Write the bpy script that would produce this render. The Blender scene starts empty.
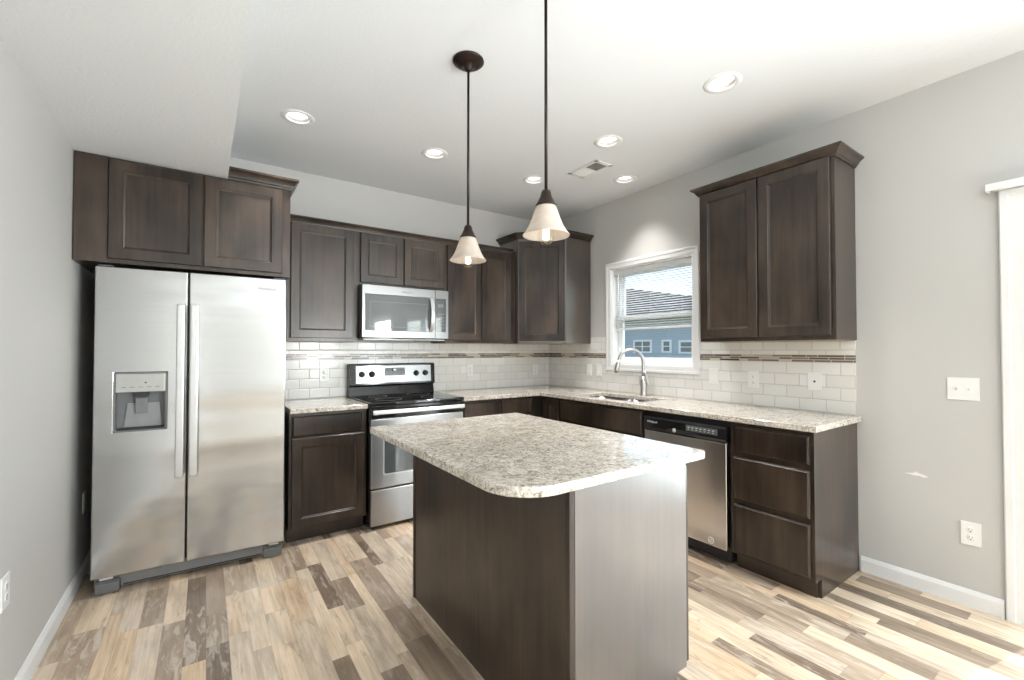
import bpy, bmesh, math, random
from mathutils import Vector, Matrix

random.seed(7)
sc = bpy.context.scene
COL = sc.collection
R = math.radians
PI = math.pi

# ------------------------------------------------------------------ camera
cam_data = bpy.data.cameras.new('camera')
cam = bpy.data.objects.new('camera', cam_data)
COL.objects.link(cam)
cam.location = (-3.208, -3.877, 1.3045)
cam.rotation_euler = (R(90) + 0.0169, 0, -0.6078)
cam_data.sensor_fit = 'HORIZONTAL'
cam_data.sensor_width = 36
cam_data.lens = 441.1 / 1024 * 36
cam_data.shift_y = 2.86 / 1024
cam_data.clip_start = 0.02
cam_data.clip_end = 300
sc.camera = cam

# ------------------------------------------------------------------ world, sun, daylight, exposure
sc.view_settings.view_transform = 'Standard'
sc.view_settings.look = 'None'
sc.view_settings.gamma = 1
sc.view_settings.use_curve_mapping = False
sc.view_settings.exposure = 0.34
sc.cycles.use_denoising = True
sc.cycles.max_bounces = 12
sc.cycles.diffuse_bounces = 6
sc.cycles.glossy_bounces = 5
sc.cycles.transparent_max_bounces = 24
sc.cycles.sample_clamp_indirect = 6

SUN_DIR = Vector((-0.977 * math.cos(R(58)), 0.21 * math.cos(R(58)), -math.sin(R(58))))

world = bpy.data.worlds.new('sky')
sc.world = world
world.use_nodes = True
wn = world.node_tree
wn.nodes.clear()
sky = wn.nodes.new('ShaderNodeTexSky')
sky.sky_type = 'NISHITA'
sky.sun_disc = False
sky.sun_elevation = R(58)
sky.sun_rotation = math.atan2(0.977, -0.21)
sky.air_density = 1.2
sky.dust_density = 0.6
bgn = wn.nodes.new('ShaderNodeBackground')
bgn.inputs['Strength'].default_value = 0.33
won = wn.nodes.new('ShaderNodeOutputWorld')
wn.links.new(sky.outputs[0], bgn.inputs['Color'])
wn.links.new(bgn.outputs[0], won.inputs['Surface'])

sun_data = bpy.data.lights.new('sun', 'SUN')
sun_data.energy = 5.0
sun_data.angle = R(0.6)
sun_data.color = (1.0, 0.99, 0.98)
sun = bpy.data.objects.new('sun', sun_data)
COL.objects.link(sun)
sun.rotation_euler = SUN_DIR.to_track_quat('-Z', 'Y').to_euler()
sun.location = (6, -4, 8)


def area_light(name, loc, direction, sx, sy, power, color):
    d = bpy.data.lights.new(name, 'AREA')
    d.shape = 'RECTANGLE'
    d.size, d.size_y = sx, sy
    d.energy = power
    d.color = color
    o = bpy.data.objects.new(name, d)
    COL.objects.link(o)
    o.location = loc
    o.rotation_euler = Vector(direction).to_track_quat('-Z', 'Z').to_euler()
    return o


# sky light entering by the glass door and by an added, unseen side window
area_light('door_daylight', (0.10, -4.46, 1.02), (-1, 0, 0), 1.7, 1.9, 78, (0.90, 0.955, 1.0))
area_light('side_window_fill', (0.10, -6.75, 1.35), (-1, 0, 0), 1.35, 1.15, 300, (0.90, 0.955, 1.0))

# added fill spots behind the camera: one straight up, one at the kitchen ceiling
def spot_light(name, loc, target, power, cone, blend, radius, color):
    d = bpy.data.lights.new(name, 'SPOT')
    d.energy = power
    d.spot_size = R(cone)
    d.spot_blend = blend
    d.shadow_soft_size = radius
    d.color = color
    o = bpy.data.objects.new(name, d)
    COL.objects.link(o)
    o.location = loc
    o.rotation_euler = (Vector(target) - Vector(loc)).to_track_quat('-Z', 'Y').to_euler()
    return o


spot_light('upward_fill', (-1.3, -6.2, 0.9), (-1.3, -6.2, 2.7), 260, 160, 0.7, 0.12, (0.92, 0.965, 1.0))  # added fill, no lamp stands here
spot_light('ceiling_fill', (-1.45, -5.4, 1.30), (-2.6, -0.7, 2.70), 170, 70, 1.0, 0.25, (0.95, 0.98, 1.0))  # added fill to lift the back of the ceiling

# ------------------------------------------------------------------ dimensions (metres; back wall y=0, right wall x=0)
XL = -3.776
H = 2.745
YR = -8.2
SOF_Z = 2.3386
SOF_X = -3.106
CT = 0.914            # worktop height
CTH = 0.032


# ------------------------------------------------------------------ mesh helpers
class MB:
    def __init__(self):
        self.bm = bmesh.new()

    def face(self, pts, smooth=False):
        vs = [self.bm.verts.new(p) for p in pts]
        f = self.bm.faces.new(vs)
        f.smooth = smooth
        return f

    def box(self, x0, x1, y0, y1, z0, z1, bev=0.0, seg=2):
        if x0 > x1: x0, x1 = x1, x0
        if y0 > y1: y0, y1 = y1, y0
        if z0 > z1: z0, z1 = z1, z0
        v = [self.bm.verts.new(p) for p in ((x0, y0, z0), (x1, y0, z0), (x1, y1, z0), (x0, y1, z0),
                                            (x0, y0, z1), (x1, y0, z1), (x1, y1, z1), (x0, y1, z1))]
        fs = [self.bm.faces.new([v[i] for i in q]) for q in
              ((0, 3, 2, 1), (4, 5, 6, 7), (0, 1, 5, 4), (1, 2, 6, 5), (2, 3, 7, 6), (3, 0, 4, 7))]
        if bev > 0:
            es = list({e for f in fs for e in f.edges})
            bmesh.ops.bevel(self.bm, geom=es, offset=bev, segments=seg, profile=0.6, affect='EDGES', clamp_overlap=True)
        return self

    def prism(self, poly, axis, a, b, bev=0.0, seg=2):
        """poly: list of 2-D points; axis 'x' -> points are (y,z), 'y' -> (x,z), 'z' -> (x,y)."""
        def P(p, t):
            if axis == 'x': return (t, p[0], p[1])
            if axis == 'y': return (p[0], t, p[1])
            return (p[0], p[1], t)
        n = len(poly)
        va = [self.bm.verts.new(P(p, a)) for p in poly]
        vb = [self.bm.verts.new(P(p, b)) for p in poly]
        fs = [self.bm.faces.new(va), self.bm.faces.new(vb[::-1])]
        for i in range(n):
            j = (i + 1) % n
            fs.append(self.bm.faces.new((va[j], va[i], vb[i], vb[j])))
        bmesh.ops.recalc_face_normals(self.bm, faces=fs)
        if bev > 0:
            es = [e for e in fs[0].edges] + [e for e in fs[1].edges]
            bmesh.ops.bevel(self.bm, geom=es, offset=bev, segments=seg, profile=0.6, affect='EDGES', clamp_overlap=True)
        return self

    def lathe(self, prof, c=(0, 0, 0), axis='z', n=32, smooth=True, close=False):
        """prof: list of (radius, height) along the axis."""
        def P(r, h, a):
            u, v = r * math.cos(a), r * math.sin(a)
            if axis == 'z': q = (u, v, h)
            elif axis == 'y': q = (u, h, v)
            else: q = (h, u, v)
            return (q[0] + c[0], q[1] + c[1], q[2] + c[2])
        rings = []
        for r, h in prof:
            if r < 1e-6:
                rings.append([self.bm.verts.new(P(0, h, 0))])
            else:
                rings.append([self.bm.verts.new(P(r, h, 2 * PI * k / n)) for k in range(n)])
        fs = []
        pairs = list(zip(rings, rings[1:]))
        if close: pairs.append((rings[-1], rings[0]))
        for A, B in pairs:
            for k in range(n):
                j = (k + 1) % n
                if len(A) == 1 and len(B) == 1: continue
                if len(A) == 1: f = self.bm.faces.new((A[0], B[k], B[j]))
                elif len(B) == 1: f = self.bm.faces.new((A[k], A[j], B[0]))
                else: f = self.bm.faces.new((A[k], A[j], B[j], B[k]))
                f.smooth = smooth
                fs.append(f)
        bmesh.ops.recalc_face_normals(self.bm, faces=fs)
        return self

    def tube(self, path, r, n=12, caps=True):
        """round tube along a polyline; r a number or a list of radii."""
        path = [Vector(p) for p in path]
        m = len(path)
        rs = r if isinstance(r, (list, tuple)) else [r] * m
        t0 = (path[1] - path[0]).normalized()
        ref = Vector((0, 0, 1)) if abs(t0.z) < 0.9 else Vector((1, 0, 0))
        nrm = t0.cross(ref).normalized()
        rings = []
        for i, p in enumerate(path):
            if i == 0: t = path[1] - path[0]
            elif i == m - 1: t = path[-1] - path[-2]
            else: t = (path[i + 1] - path[i]).normalized() + (path[i] - path[i - 1]).normalized()
            t.normalize()
            nrm = (nrm - t * nrm.dot(t)).normalized()
            bn = t.cross(nrm)
            rings.append([self.bm.verts.new(p + (nrm * math.cos(2 * PI * k / n) + bn * math.sin(2 * PI * k / n)) * rs[i])
                          for k in range(n)])
        fs = []
        for A, B in zip(rings, rings[1:]):
            for k in range(n):
                j = (k + 1) % n
                f = self.bm.faces.new((A[k], A[j], B[j], B[k]))
                f.smooth = True
                fs.append(f)
        if caps:
            fs.append(self.bm.faces.new(rings[0][::-1]))
            fs.append(self.bm.faces.new(rings[-1]))
        bmesh.ops.recalc_face_normals(self.bm, faces=fs)
        return self

    def grid_slab(self, us, vs, hole, plane, a, b):
        """slab between a and b along the plane's normal, split in cells us x vs; hole(i,j) leaves a cell out."""
        def P(u, v, t):
            return {'x': (t, u, v), 'y': (u, t, v), 'z': (u, v, t)}[plane]
        nu, nv = len(us) - 1, len(vs) - 1
        solid = [[not hole(i, j) for j in range(nv)] for i in range(nu)]
        cache = {}
        def V(i, j, k):
            if (i, j, k) not in cache:
                cache[(i, j, k)] = self.bm.verts.new(P(us[i], vs[j], (a, b)[k]))
            return cache[(i, j, k)]
        fs = []
        for i in range(nu):
            for j in range(nv):
                if not solid[i][j]: continue
                for k in (0, 1):
                    fs.append(self.bm.faces.new((V(i, j, k), V(i + 1, j, k), V(i + 1, j + 1, k), V(i, j + 1, k))))
                for (di, dj, p, q) in ((-1, 0, (i, j), (i, j + 1)), (1, 0, (i + 1, j), (i + 1, j + 1)),
                                       (0, -1, (i, j), (i + 1, j)), (0, 1, (i, j + 1), (i + 1, j + 1))):
                    ii, jj = i + di, j + dj
                    if 0 <= ii < nu and 0 <= jj < nv and solid[ii][jj]: continue
                    fs.append(self.bm.faces.new((V(*p, 0), V(*q, 0), V(*q, 1), V(*p, 1))))
        bmesh.ops.recalc_face_normals(self.bm, faces=fs)
        return self

    def sweep_plan(self, path, prof, closed=False):
        """mitred moulding: path in plan, prof = closed list of (outward, z); outward is to the path's right."""
        pts = [Vector(p) for p in path]
        n = len(pts)
        segn = []
        for i in range(n - 1):
            d = (pts[i + 1] - pts[i]).normalized()
            segn.append(Vector((d.y, -d.x)))
        offs = []
        for i in range(n):
            if i == 0: offs.append(segn[0])
            elif i == n - 1: offs.append(segn[-1])
            else:
                m = (segn[i - 1] + segn[i]).normalized()
                offs.append(m / max(0.2, m.dot(segn[i])))
        rings = [[self.bm.verts.new((pts[i].x + offs[i].x * o, pts[i].y + offs[i].y * o, z)) for o, z in prof] for i in range(n)]
        fs = []
        k = len(prof)
        for A, B in zip(rings, rings[1:]):
            for i in range(k):
                j = (i + 1) % k
                fs.append(self.bm.faces.new((A[i], A[j], B[j], B[i])))
        fs.append(self.bm.faces.new(rings[0][::-1]))
        fs.append(self.bm.faces.new(rings[-1]))
        bmesh.ops.recalc_face_normals(self.bm, faces=fs)
        return self

    def build(self, name, mat, parent=None, loc=(0, 0, 0), rot=(0, 0, 0), bevel=0.0, seg=2):
        me = bpy.data.meshes.new(name)
        self.bm.to_mesh(me)
        self.bm.free()
        me.materials.append(mat)
        o = bpy.data.objects.new(name, me)
        COL.objects.link(o)
        o.location = loc
        o.rotation_euler = rot
        if parent: o.parent = parent
        if bevel > 0:
            b = o.modifiers.new('edge', 'BEVEL')
            b.width = bevel
            b.segments = seg
            b.limit_method = 'ANGLE'
            b.angle_limit = R(40)
        return o


def tag(o, label, cat, group=None, kind=None):
    if label: o['label'] = label
    if cat: o['category'] = cat
    if group: o['group'] = group
    if kind: o['kind'] = kind
    return o


def thing(name, label, cat, loc=(0, 0, 0), rz=0.0, group=None):
    o = bpy.data.objects.new(name, None)
    o.empty_display_size = 0.1
    COL.objects.link(o)
    o.location = loc
    o.rotation_euler = (0, 0, rz)
    return tag(o, label, cat, group)


def struct(name, mb, mat, parent=None, **k):
    o = mb.build(name, mat, parent, **k)
    if not parent: o['kind'] = 'structure'
    return o


def copy_tree(o, parent=None):
    c = o.copy()
    COL.objects.link(c)
    if parent: c.parent = parent
    for ch in list(o.children):
        copy_tree(ch, c)
    return c


def text_mesh(name, body, size, mat, parent, loc, rot, shear=0.0, depth=0.0006):
    cu = bpy.data.curves.new('lettering', 'FONT')
    cu.body = body
    cu.size = size
    cu.shear = shear
    cu.extrude = depth
    cu.align_x = 'CENTER'
    cu.align_y = 'CENTER'
    tmp = bpy.data.objects.new('lettering', cu)
    COL.objects.link(tmp)
    dg = bpy.context.evaluated_depsgraph_get()
    me = bpy.data.meshes.new_from_object(tmp.evaluated_get(dg))
    COL.objects.unlink(tmp)
    bpy.data.objects.remove(tmp)
    me.materials.clear()
    me.materials.append(mat)
    o = bpy.data.objects.new(name, me)
    COL.objects.link(o)
    o.location = loc
    o.rotation_euler = rot
    o.parent = parent
    return o


# ------------------------------------------------------------------ materials
class NT:
    def __init__(self, name):
        self.mat = bpy.data.materials.new(name)
        self.mat.use_nodes = True
        self.t = self.mat.node_tree
        self.t.nodes.clear()
        self.out = self.t.nodes.new('ShaderNodeOutputMaterial')

    def n(self, typ, **k):
        nd = self.t.nodes.new('ShaderNode' + typ)
        for a, v in k.items(): setattr(nd, a, v)
        return nd

    def set(self, sock, v):
        if isinstance(v, bpy.types.NodeSocket): self.t.links.new(v, sock)
        else: sock.default_value = v

    def m(self, op, a, b=0.0, c=None):
        nd = self.n('Math', operation=op)
        self.set(nd.inputs[0], a)
        self.set(nd.inputs[1], b)
        if c is not None: self.set(nd.inputs[2], c)
        return nd.outputs[0]

    def coord(self, kind='Object'):
        return self.n('TexCoord').outputs[kind]

    def sep(self, v):
        nd = self.n('SeparateXYZ')
        self.set(nd.inputs[0], v)
        return nd.outputs

    def comb(self, x, y, z=0.0):
        nd = self.n('CombineXYZ')
        for i, v in enumerate((x, y, z)): self.set(nd.inputs[i], v)
        return nd.outputs[0]

    def scale(self, v, s, off=(0, 0, 0)):
        nd = self.n('Mapping')
        self.set(nd.inputs['Vector'], v)
        nd.inputs['Scale'].default_value = s
        nd.inputs['Location'].default_value = off
        return nd.outputs[0]

    def noise(self, v, scale, detail=4.0, rough=0.5, dist=0.0):
        nd = self.n('TexNoise')
        self.set(nd.inputs['Vector'], v)
        nd.inputs['Scale'].default_value = scale
        nd.inputs['Detail'].default_value = detail
        nd.inputs['Roughness'].default_value = rough
        nd.inputs['Distortion'].default_value = dist
        return nd.outputs['Fac']

    def ramp(self, f, stops, interp='LINEAR'):
        nd = self.n('ValToRGB')
        cr = nd.color_ramp
        cr.interpolation = interp
        while len(cr.elements) < len(stops): cr.elements.new(0.5)
        for e, (p, c) in zip(cr.elements, stops):
            e.position = p
            e.color = (*c, 1) if len(c) == 3 else c
        self.set(nd.inputs[0], f)
        return nd.outputs[0]

    def mix(self, f, a, b, mode='MIX'):
        nd = self.n('Mix', data_type='RGBA', blend_type=mode)
        self.set(nd.inputs[0], f)
        self.set(nd.inputs[6], a if isinstance(a, bpy.types.NodeSocket) else (*a, 1))
        self.set(nd.inputs[7], b if isinstance(b, bpy.types.NodeSocket) else (*b, 1))
        return nd.outputs[2]

    def bump(self, h, strength, dist=0.01):
        nd = self.n('Bump')
        nd.inputs['Strength'].default_value = strength
        nd.inputs['Distance'].default_value = dist
        self.set(nd.inputs['Height'], h)
        return nd.outputs[0]

    def pbr(self, color, rough=0.5, metal=0.0, spec=0.5, normal=None, coat=0.0, coat_rough=0.1, trans=0.0, ior=None, coat_ior=1.5):
        b = self.n('BsdfPrincipled')
        self.set(b.inputs['Base Color'], color if isinstance(color, bpy.types.NodeSocket) else (*color, 1))
        self.set(b.inputs['Roughness'], rough)
        self.set(b.inputs['Metallic'], metal)
        b.inputs['Specular IOR Level'].default_value = spec
        b.inputs['Coat Weight'].default_value = coat
        b.inputs['Coat Roughness'].default_value = coat_rough
        b.inputs['Coat IOR'].default_value = coat_ior
        b.inputs['Transmission Weight'].default_value = trans
        if ior: b.inputs['IOR'].default_value = ior
        if normal is not None: self.set(b.inputs['Normal'], normal)
        self.t.links.new(b.outputs[0], self.out.inputs['Surface'])
        return self.mat


def plain(name, c, rough=0.5, metal=0.0, spec=0.5, wob=0.06, scale=30.0, bump=0.0):
    t = NT(name)
    co = t.coord()
    f = t.noise(co, scale, 3)
    lo = tuple(x * (1 - wob) for x in c)
    hi = tuple(min(1, x * (1 + wob)) for x in c)
    col = t.ramp(f, [(0.3, lo), (0.7, hi)])
    nr = t.bump(f, bump, 0.004) if bump > 0 else None
    return t.pbr(col, rough, metal, spec, nr)


def emit(name, c, s):
    t = NT(name)
    e = t.n('Emission')
    e.inputs[0].default_value = (*c, 1)
    e.inputs[1].default_value = s
    t.t.links.new(e.outputs[0], t.out.inputs['Surface'])
    return t.mat


def wall_mat(name, c, bump, scale, rough=0.6):
    t = NT(name)
    co = t.coord()
    f = t.noise(co, scale, 3, 0.55)
    big = t.noise(co, 0.8, 2)
    col = t.ramp(big, [(0.3, tuple(x * 0.98 for x in c)), (0.7, tuple(x * 1.02 for x in c))])
    return t.pbr(col, rough, 0, 0.3, t.bump(f, bump, 0.003))


def wood_mat(name, dark, light, rough, coat=0.45, coat_ior=1.5):
    t = NT(name)
    co = t.coord()
    ob = t.n('ObjectInfo').outputs['Random']
    offv = t.n('VectorMath', operation='ADD')
    t.set(offv.inputs[0], co)
    t.set(offv.inputs[1], t.comb(t.m('MULTIPLY', ob, 9.0), t.m('MULTIPLY', ob, 5.0), t.m('MULTIPLY', ob, 3.0)))
    v = offv.outputs[0]
    grain = t.noise(t.scale(v, (38, 38, 1.6)), 1.0, 4, 0.55)
    fine = t.noise(t.scale(v, (140, 140, 4)), 1.0, 3)
    blotch = t.noise(t.scale(v, (4.5, 4.5, 2.2)), 1.0, 3, 0.5)
    f = t.m('ADD', t.m('MULTIPLY', grain, 0.27), t.m('ADD', t.m('MULTIPLY', fine, 0.08), t.m('MULTIPLY', blotch, 0.65)))
    mid = tuple((a + b) / 2 for a, b in zip(dark, light))
    col = t.ramp(f, [(0.37, dark), (0.5, mid), (0.62, light)])
    rg = t.ramp(blotch, [(0.3, (rough - 0.04,) * 3), (0.7, (rough + 0.05,) * 3)])
    return t.pbr(col, rg, 0, 0.35, None, coat, 0.22 if coat < 0.9 else 0.30, coat_ior=coat_ior)


def steel_mat(name, c, rough, wave, brush='x'):
    t = NT(name)
    co = t.coord()
    st = {'x': (2, 60, 260), 'z': (260, 60, 2)}[brush]
    br = t.noise(t.scale(co, st), 1.0, 3)
    wv = t.noise(t.scale(co, (0.35, 1.0, 4.5) if brush == 'x' else (5.0, 1.0, 0.8)), 1.0, 1.0, 0.4)
    col = t.ramp(br, [(0.3, tuple(x * 0.975 for x in c)), (0.7, tuple(min(1, x * 1.02) for x in c))])
    rg = rough
    nr = t.bump(wv, 1.0, wave) if wave > 0 else None
    return t.pbr(col, rg, 1.0, 0.5, nr)


def granite_mat():
    t = NT('granite')
    co = t.coord()
    big = t.noise(co, 9.0, 4, 0.6, 0.6)
    mid = t.noise(t.scale(co, (1.0, 1.5, 1.2)), 30.0, 6, 0.68, 1.6)
    vo = t.n('TexVoronoi')
    t.set(vo.inputs['Vector'], t.scale(co, (1.0, 1.5, 1.2), (3, 1, 2)))
    vo.inputs['Scale'].default_value = 75
    spk = t.noise(t.scale(co, (1.5, 1.0, 1.3), (8, 2, 5)), 30.0, 5, 0.72, 2.4)
    base = t.ramp(mid, [(0.34, (0.24, 0.21, 0.185)), (0.44, (0.54, 0.485, 0.42)), (0.54, (0.74, 0.70, 0.64)), (0.70, (0.84, 0.81, 0.76))])
    tint = t.ramp(big, [(0.35, (0.80, 0.77, 0.74)), (0.6, (1, 0.99, 0.97))])
    col = t.mix(1.0, base, tint, 'MULTIPLY')
    flk = t.ramp(spk, [(0.56, (0, 0, 0)), (0.595, (1, 1, 1))])
    col = t.mix(t.m('MULTIPLY', flk, 0.85), col, (0.11, 0.095, 0.085))
    cell = t.ramp(vo.outputs['Color'], [(0.62, (0, 0, 0)), (0.7, (1, 1, 1))])
    col = t.mix(t.m('MULTIPLY', cell, 0.28), col, (0.42, 0.36, 0.30))
    return t.pbr(col, 0.07, 0, 0.55)


def strips(t, u, v, wu, lv, split_u=True, split_v=True, seed=0.0):
    """staggered strips of varied width and length; returns (cell vector, distance to the nearest joint)."""
    def hash1(x):
        w = t.n('TexWhiteNoise', noise_dimensions='1D')
        t.set(w.inputs['W'], x)
        return w.outputs['Value']
    def hash2(x, y):
        w = t.n('TexWhiteNoise', noise_dimensions='2D')
        t.set(w.inputs['Vector'], t.comb(x, y))
        return w.outputs['Value']
    uu = t.m('DIVIDE', u, wu)
    c = t.m('FLOOR', uu)
    f = t.m('FRACT', uu)
    d = t.m('MINIMUM', f, t.m('SUBTRACT', 1.0, f))
    if split_u:
        s = t.m('ADD', 0.3, t.m('MULTIPLY', hash1(t.m('ADD', c, 0.31 + seed)), 0.4))
        sub = t.m('GREATER_THAN', f, s)
        d = t.m('MINIMUM', d, t.m('ABSOLUTE', t.m('SUBTRACT', f, s)))
        ident = t.m('ADD', t.m('MULTIPLY', c, 2.0), sub)
    else:
        ident = c
    d = t.m('MULTIPLY', d, wu)
    vv = t.m('ADD', t.m('DIVIDE', v, lv), t.m('MULTIPLY', hash1(t.m('ADD', ident, 0.57 + seed)), 7.0))
    r = t.m('FLOOR', vv)
    g = t.m('FRACT', vv)
    e = t.m('MINIMUM', g, t.m('SUBTRACT', 1.0, g))
    if split_v:
        s2 = t.m('ADD', 0.28, t.m('MULTIPLY', hash2(ident, t.m('ADD', r, 0.2)), 0.44))
        sv = t.m('GREATER_THAN', g, s2)
        e = t.m('MINIMUM', e, t.m('ABSOLUTE', t.m('SUBTRACT', g, s2)))
        r = t.m('ADD', t.m('MULTIPLY', r, 2.0), sv)
    e = t.m('MULTIPLY', e, lv)
    cell = t.comb(ident, r, seed)
    return cell, t.m('MINIMUM', d, e)


def floor_mat():
    t = NT('plank_floor')
    co = t.coord()
    x, y, z = t.sep(co)
    cell, dist = strips(t, x, y, 0.168, 0.92)
    w = t.n('TexWhiteNoise', noise_dimensions='3D')
    t.set(w.inputs['Vector'], cell)
    hv, hc = w.outputs['Value'], w.outputs['Color']
    h2 = t.sep(hc)[1]
    base = t.ramp(hv, [(0.0, (0.72, 0.55, 0.385)), (0.18, (0.50, 0.40, 0.305)), (0.31, (0.76, 0.625, 0.475)),
                       (0.48, (0.31, 0.24, 0.18)), (0.61, (0.66, 0.555, 0.44)), (0.75, (0.225, 0.170, 0.128)),
                       (0.86, (0.41, 0.325, 0.25))], 'CONSTANT')
    shift = t.n('VectorMath', operation='MULTIPLY_ADD')
    t.set(shift.inputs[0], hc)
    shift.inputs[1].default_value = (13, 17, 5)
    t.set(shift.inputs[2], co)
    v = shift.outputs[0]
    grain = t.noise(t.scale(v, (60, 2.6, 1)), 1.0, 5, 0.62, 0.6)
    rust = t.noise(t.scale(v, (26, 5.0, 1)), 1.0, 6, 0.66, 0.9)
    soft = t.noise(t.scale(v, (9, 2.2, 1)), 1.0, 3, 0.5, 0.8)
    g = t.ramp(grain, [(0.28, (0.74, 0.71, 0.67)), (0.72, (1.10, 1.10, 1.10))])
    col = t.mix(1.0, base, g, 'MULTIPLY')
    g2 = t.ramp(soft, [(0.3, (0.74, 0.73, 0.72)), (0.7, (1.12, 1.11, 1.10))])
    col = t.mix(1.0, col, g2, 'MULTIPLY')
    wash = t.ramp(rust, [(0.50, (0, 0, 0)), (0.60, (1, 1, 1))])
    col = t.mix(t.m('MULTIPLY', wash, t.m('MULTIPLY', h2, 0.55)), col, (0.72, 0.64, 0.55))
    dark = t.ramp(rust, [(0.36, (1, 1, 1)), (0.44, (0, 0, 0))])
    col = t.mix(t.m('MULTIPLY', dark, t.m('MULTIPLY', t.m('SUBTRACT', 1.0, h2), 0.65)), col, (0.29, 0.235, 0.19))
    gap = t.ramp(dist, [(0.0, (1, 1, 1)), (0.0018, (0, 0, 0))])
    col = t.mix(t.m('MULTIPLY', gap, 0.18), col, (0.13, 0.10, 0.08))
    return t.pbr(col, 0.27, 0, 0.5, t.bump(t.m('ADD', t.m('MULTIPLY', grain, 0.3), t.m('MULTIPLY', gap, -0.8)), 0.12, 0.002))


def tile_mat(name, joint, axis):
    """running-bond 3x6 tile; joint = position of one vertical joint in the first row, local units."""
    t = NT(name)
    x, y, z = t.sep(t.coord())
    u = x if axis == 'x' else y
    bw, bh = 0.1525, 0.0778
    zz = t.m('SUBTRACT', z, 0.917)
    row = t.m('FLOOR', t.m('DIVIDE', zz, bh))
    odd = t.m('FLOORED_MODULO', row, 2.0)
    uu = t.m('ADD', t.m('DIVIDE', t.m('SUBTRACT', u, joint), bw), t.m('MULTIPLY', odd, 0.5))
    f = t.m('FRACT', uu)
    g = t.m('FRACT', t.m('DIVIDE', zz, bh))
    du = t.m('MULTIPLY', t.m('MINIMUM', f, t.m('SUBTRACT', 1.0, f)), bw)
    dz = t.m('MULTIPLY', t.m('MINIMUM', g, t.m('SUBTRACT', 1.0, g)), bh)
    d = t.m('MINIMUM', du, dz)
    w = t.n('TexWhiteNoise', noise_dimensions='2D')
    t.set(w.inputs['Vector'], t.comb(t.m('FLOOR', uu), row))
    tone = t.ramp(w.outputs['Value'], [(0, (0.70, 0.685, 0.65)), (1, (0.78, 0.77, 0.745))])
    gm = t.ramp(d, [(0.0011, (1, 1, 1)), (0.0020, (0, 0, 0))])
    col = t.mix(gm, tone, (0.47, 0.455, 0.43))
    edge = t.ramp(d, [(0.0, (0, 0, 0)), (0.005, (1, 1, 1))])
    rough = t.ramp(gm, [(0, (0.16,) * 3), (1, (0.8,) * 3)])
    wob = t.noise(t.coord(), 9.0, 2)
    return t.pbr(col, rough, 0, 0.5, t.bump(t.m('ADD', edge, t.m('MULTIPLY', wob, 0.25)), 0.5, 0.002))


def mosaic_mat(name, axis):
    t = NT(name)
    x, y, z = t.sep(t.coord())
    u = x if axis == 'x' else y
    cell, dist = strips(t, t.m('SUBTRACT', z, 1.2285), u, 0.0158, 0.21, False, True, 3.0)
    w = t.n('TexWhiteNoise', noise_dimensions='3D')
    t.set(w.inputs['Vector'], cell)
    base = t.ramp(w.outputs['Value'], [(0.0, (0.13, 0.095, 0.065)), (0.22, (0.55, 0.49, 0.40)), (0.34, (0.07, 0.050, 0.036)),
                                       (0.54, (0.27, 0.19, 0.115)), (0.70, (0.42, 0.39, 0.35)), (0.82, (0.17, 0.14, 0.115))], 'CONSTANT')
    gm = t.ramp(dist, [(0.0007, (1, 1, 1)), (0.0014, (0, 0, 0))])
    col = t.mix(gm, base, (0.55, 0.52, 0.48))
    return t.pbr(col, 0.2, 0, 0.5)


def siding_mat():
    t = NT('lap_siding')
    x, y, z = t.sep(t.coord())
    f = t.m('FRACT', t.m('DIVIDE', z, 0.13))
    col = t.ramp(f, [(0.0, (0.2, 0.22, 0.24)), (0.10, (0.42, 0.46, 0.49)), (1.0, (0.46, 0.50, 0.53))])
    return t.pbr(col, 0.7, 0, 0.2, t.bump(f, 0.6, 0.02))


def shingle_mat():
    t = NT('shingles')
    co = t.coord()
    x, y, z = t.sep(co)
    cell, dist = strips(t, z, y, 0.10, 0.5, False, True, 5.0)
    w = t.n('TexWhiteNoise', noise_dimensions='3D')
    t.set(w.inputs['Vector'], cell)
    col = t.ramp(w.outputs['Value'], [(0, (0.06, 0.058, 0.06)), (1, (0.12, 0.115, 0.115))])
    return t.pbr(col, 0.9, 0, 0.1)


def pane_mat(name, tint, refl=1.0):
    t = NT(name)
    tr = t.n('BsdfTransparent')
    tr.inputs[0].default_value = (*tint, 1)
    gl = t.n('BsdfGlossy')
    gl.inputs['Roughness'].default_value = 0.01
    fr = t.n('Fresnel')
    bf = t.n('NewGeometry').outputs['Backfacing']
    t.set(fr.inputs['IOR'], t.m('ADD', 1.45, t.m('MULTIPLY', bf, 1 / 1.45 - 1.45)))
    mx = t.n('MixShader')
    t.set(mx.inputs[0], t.m('MULTIPLY', fr.outputs[0], refl))
    t.t.links.new(tr.outputs[0], mx.inputs[1])
    t.t.links.new(gl.outputs[0], mx.inputs[2])
    t.t.links.new(mx.outputs[0], t.out.inputs['Surface'])
    return t.mat


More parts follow.
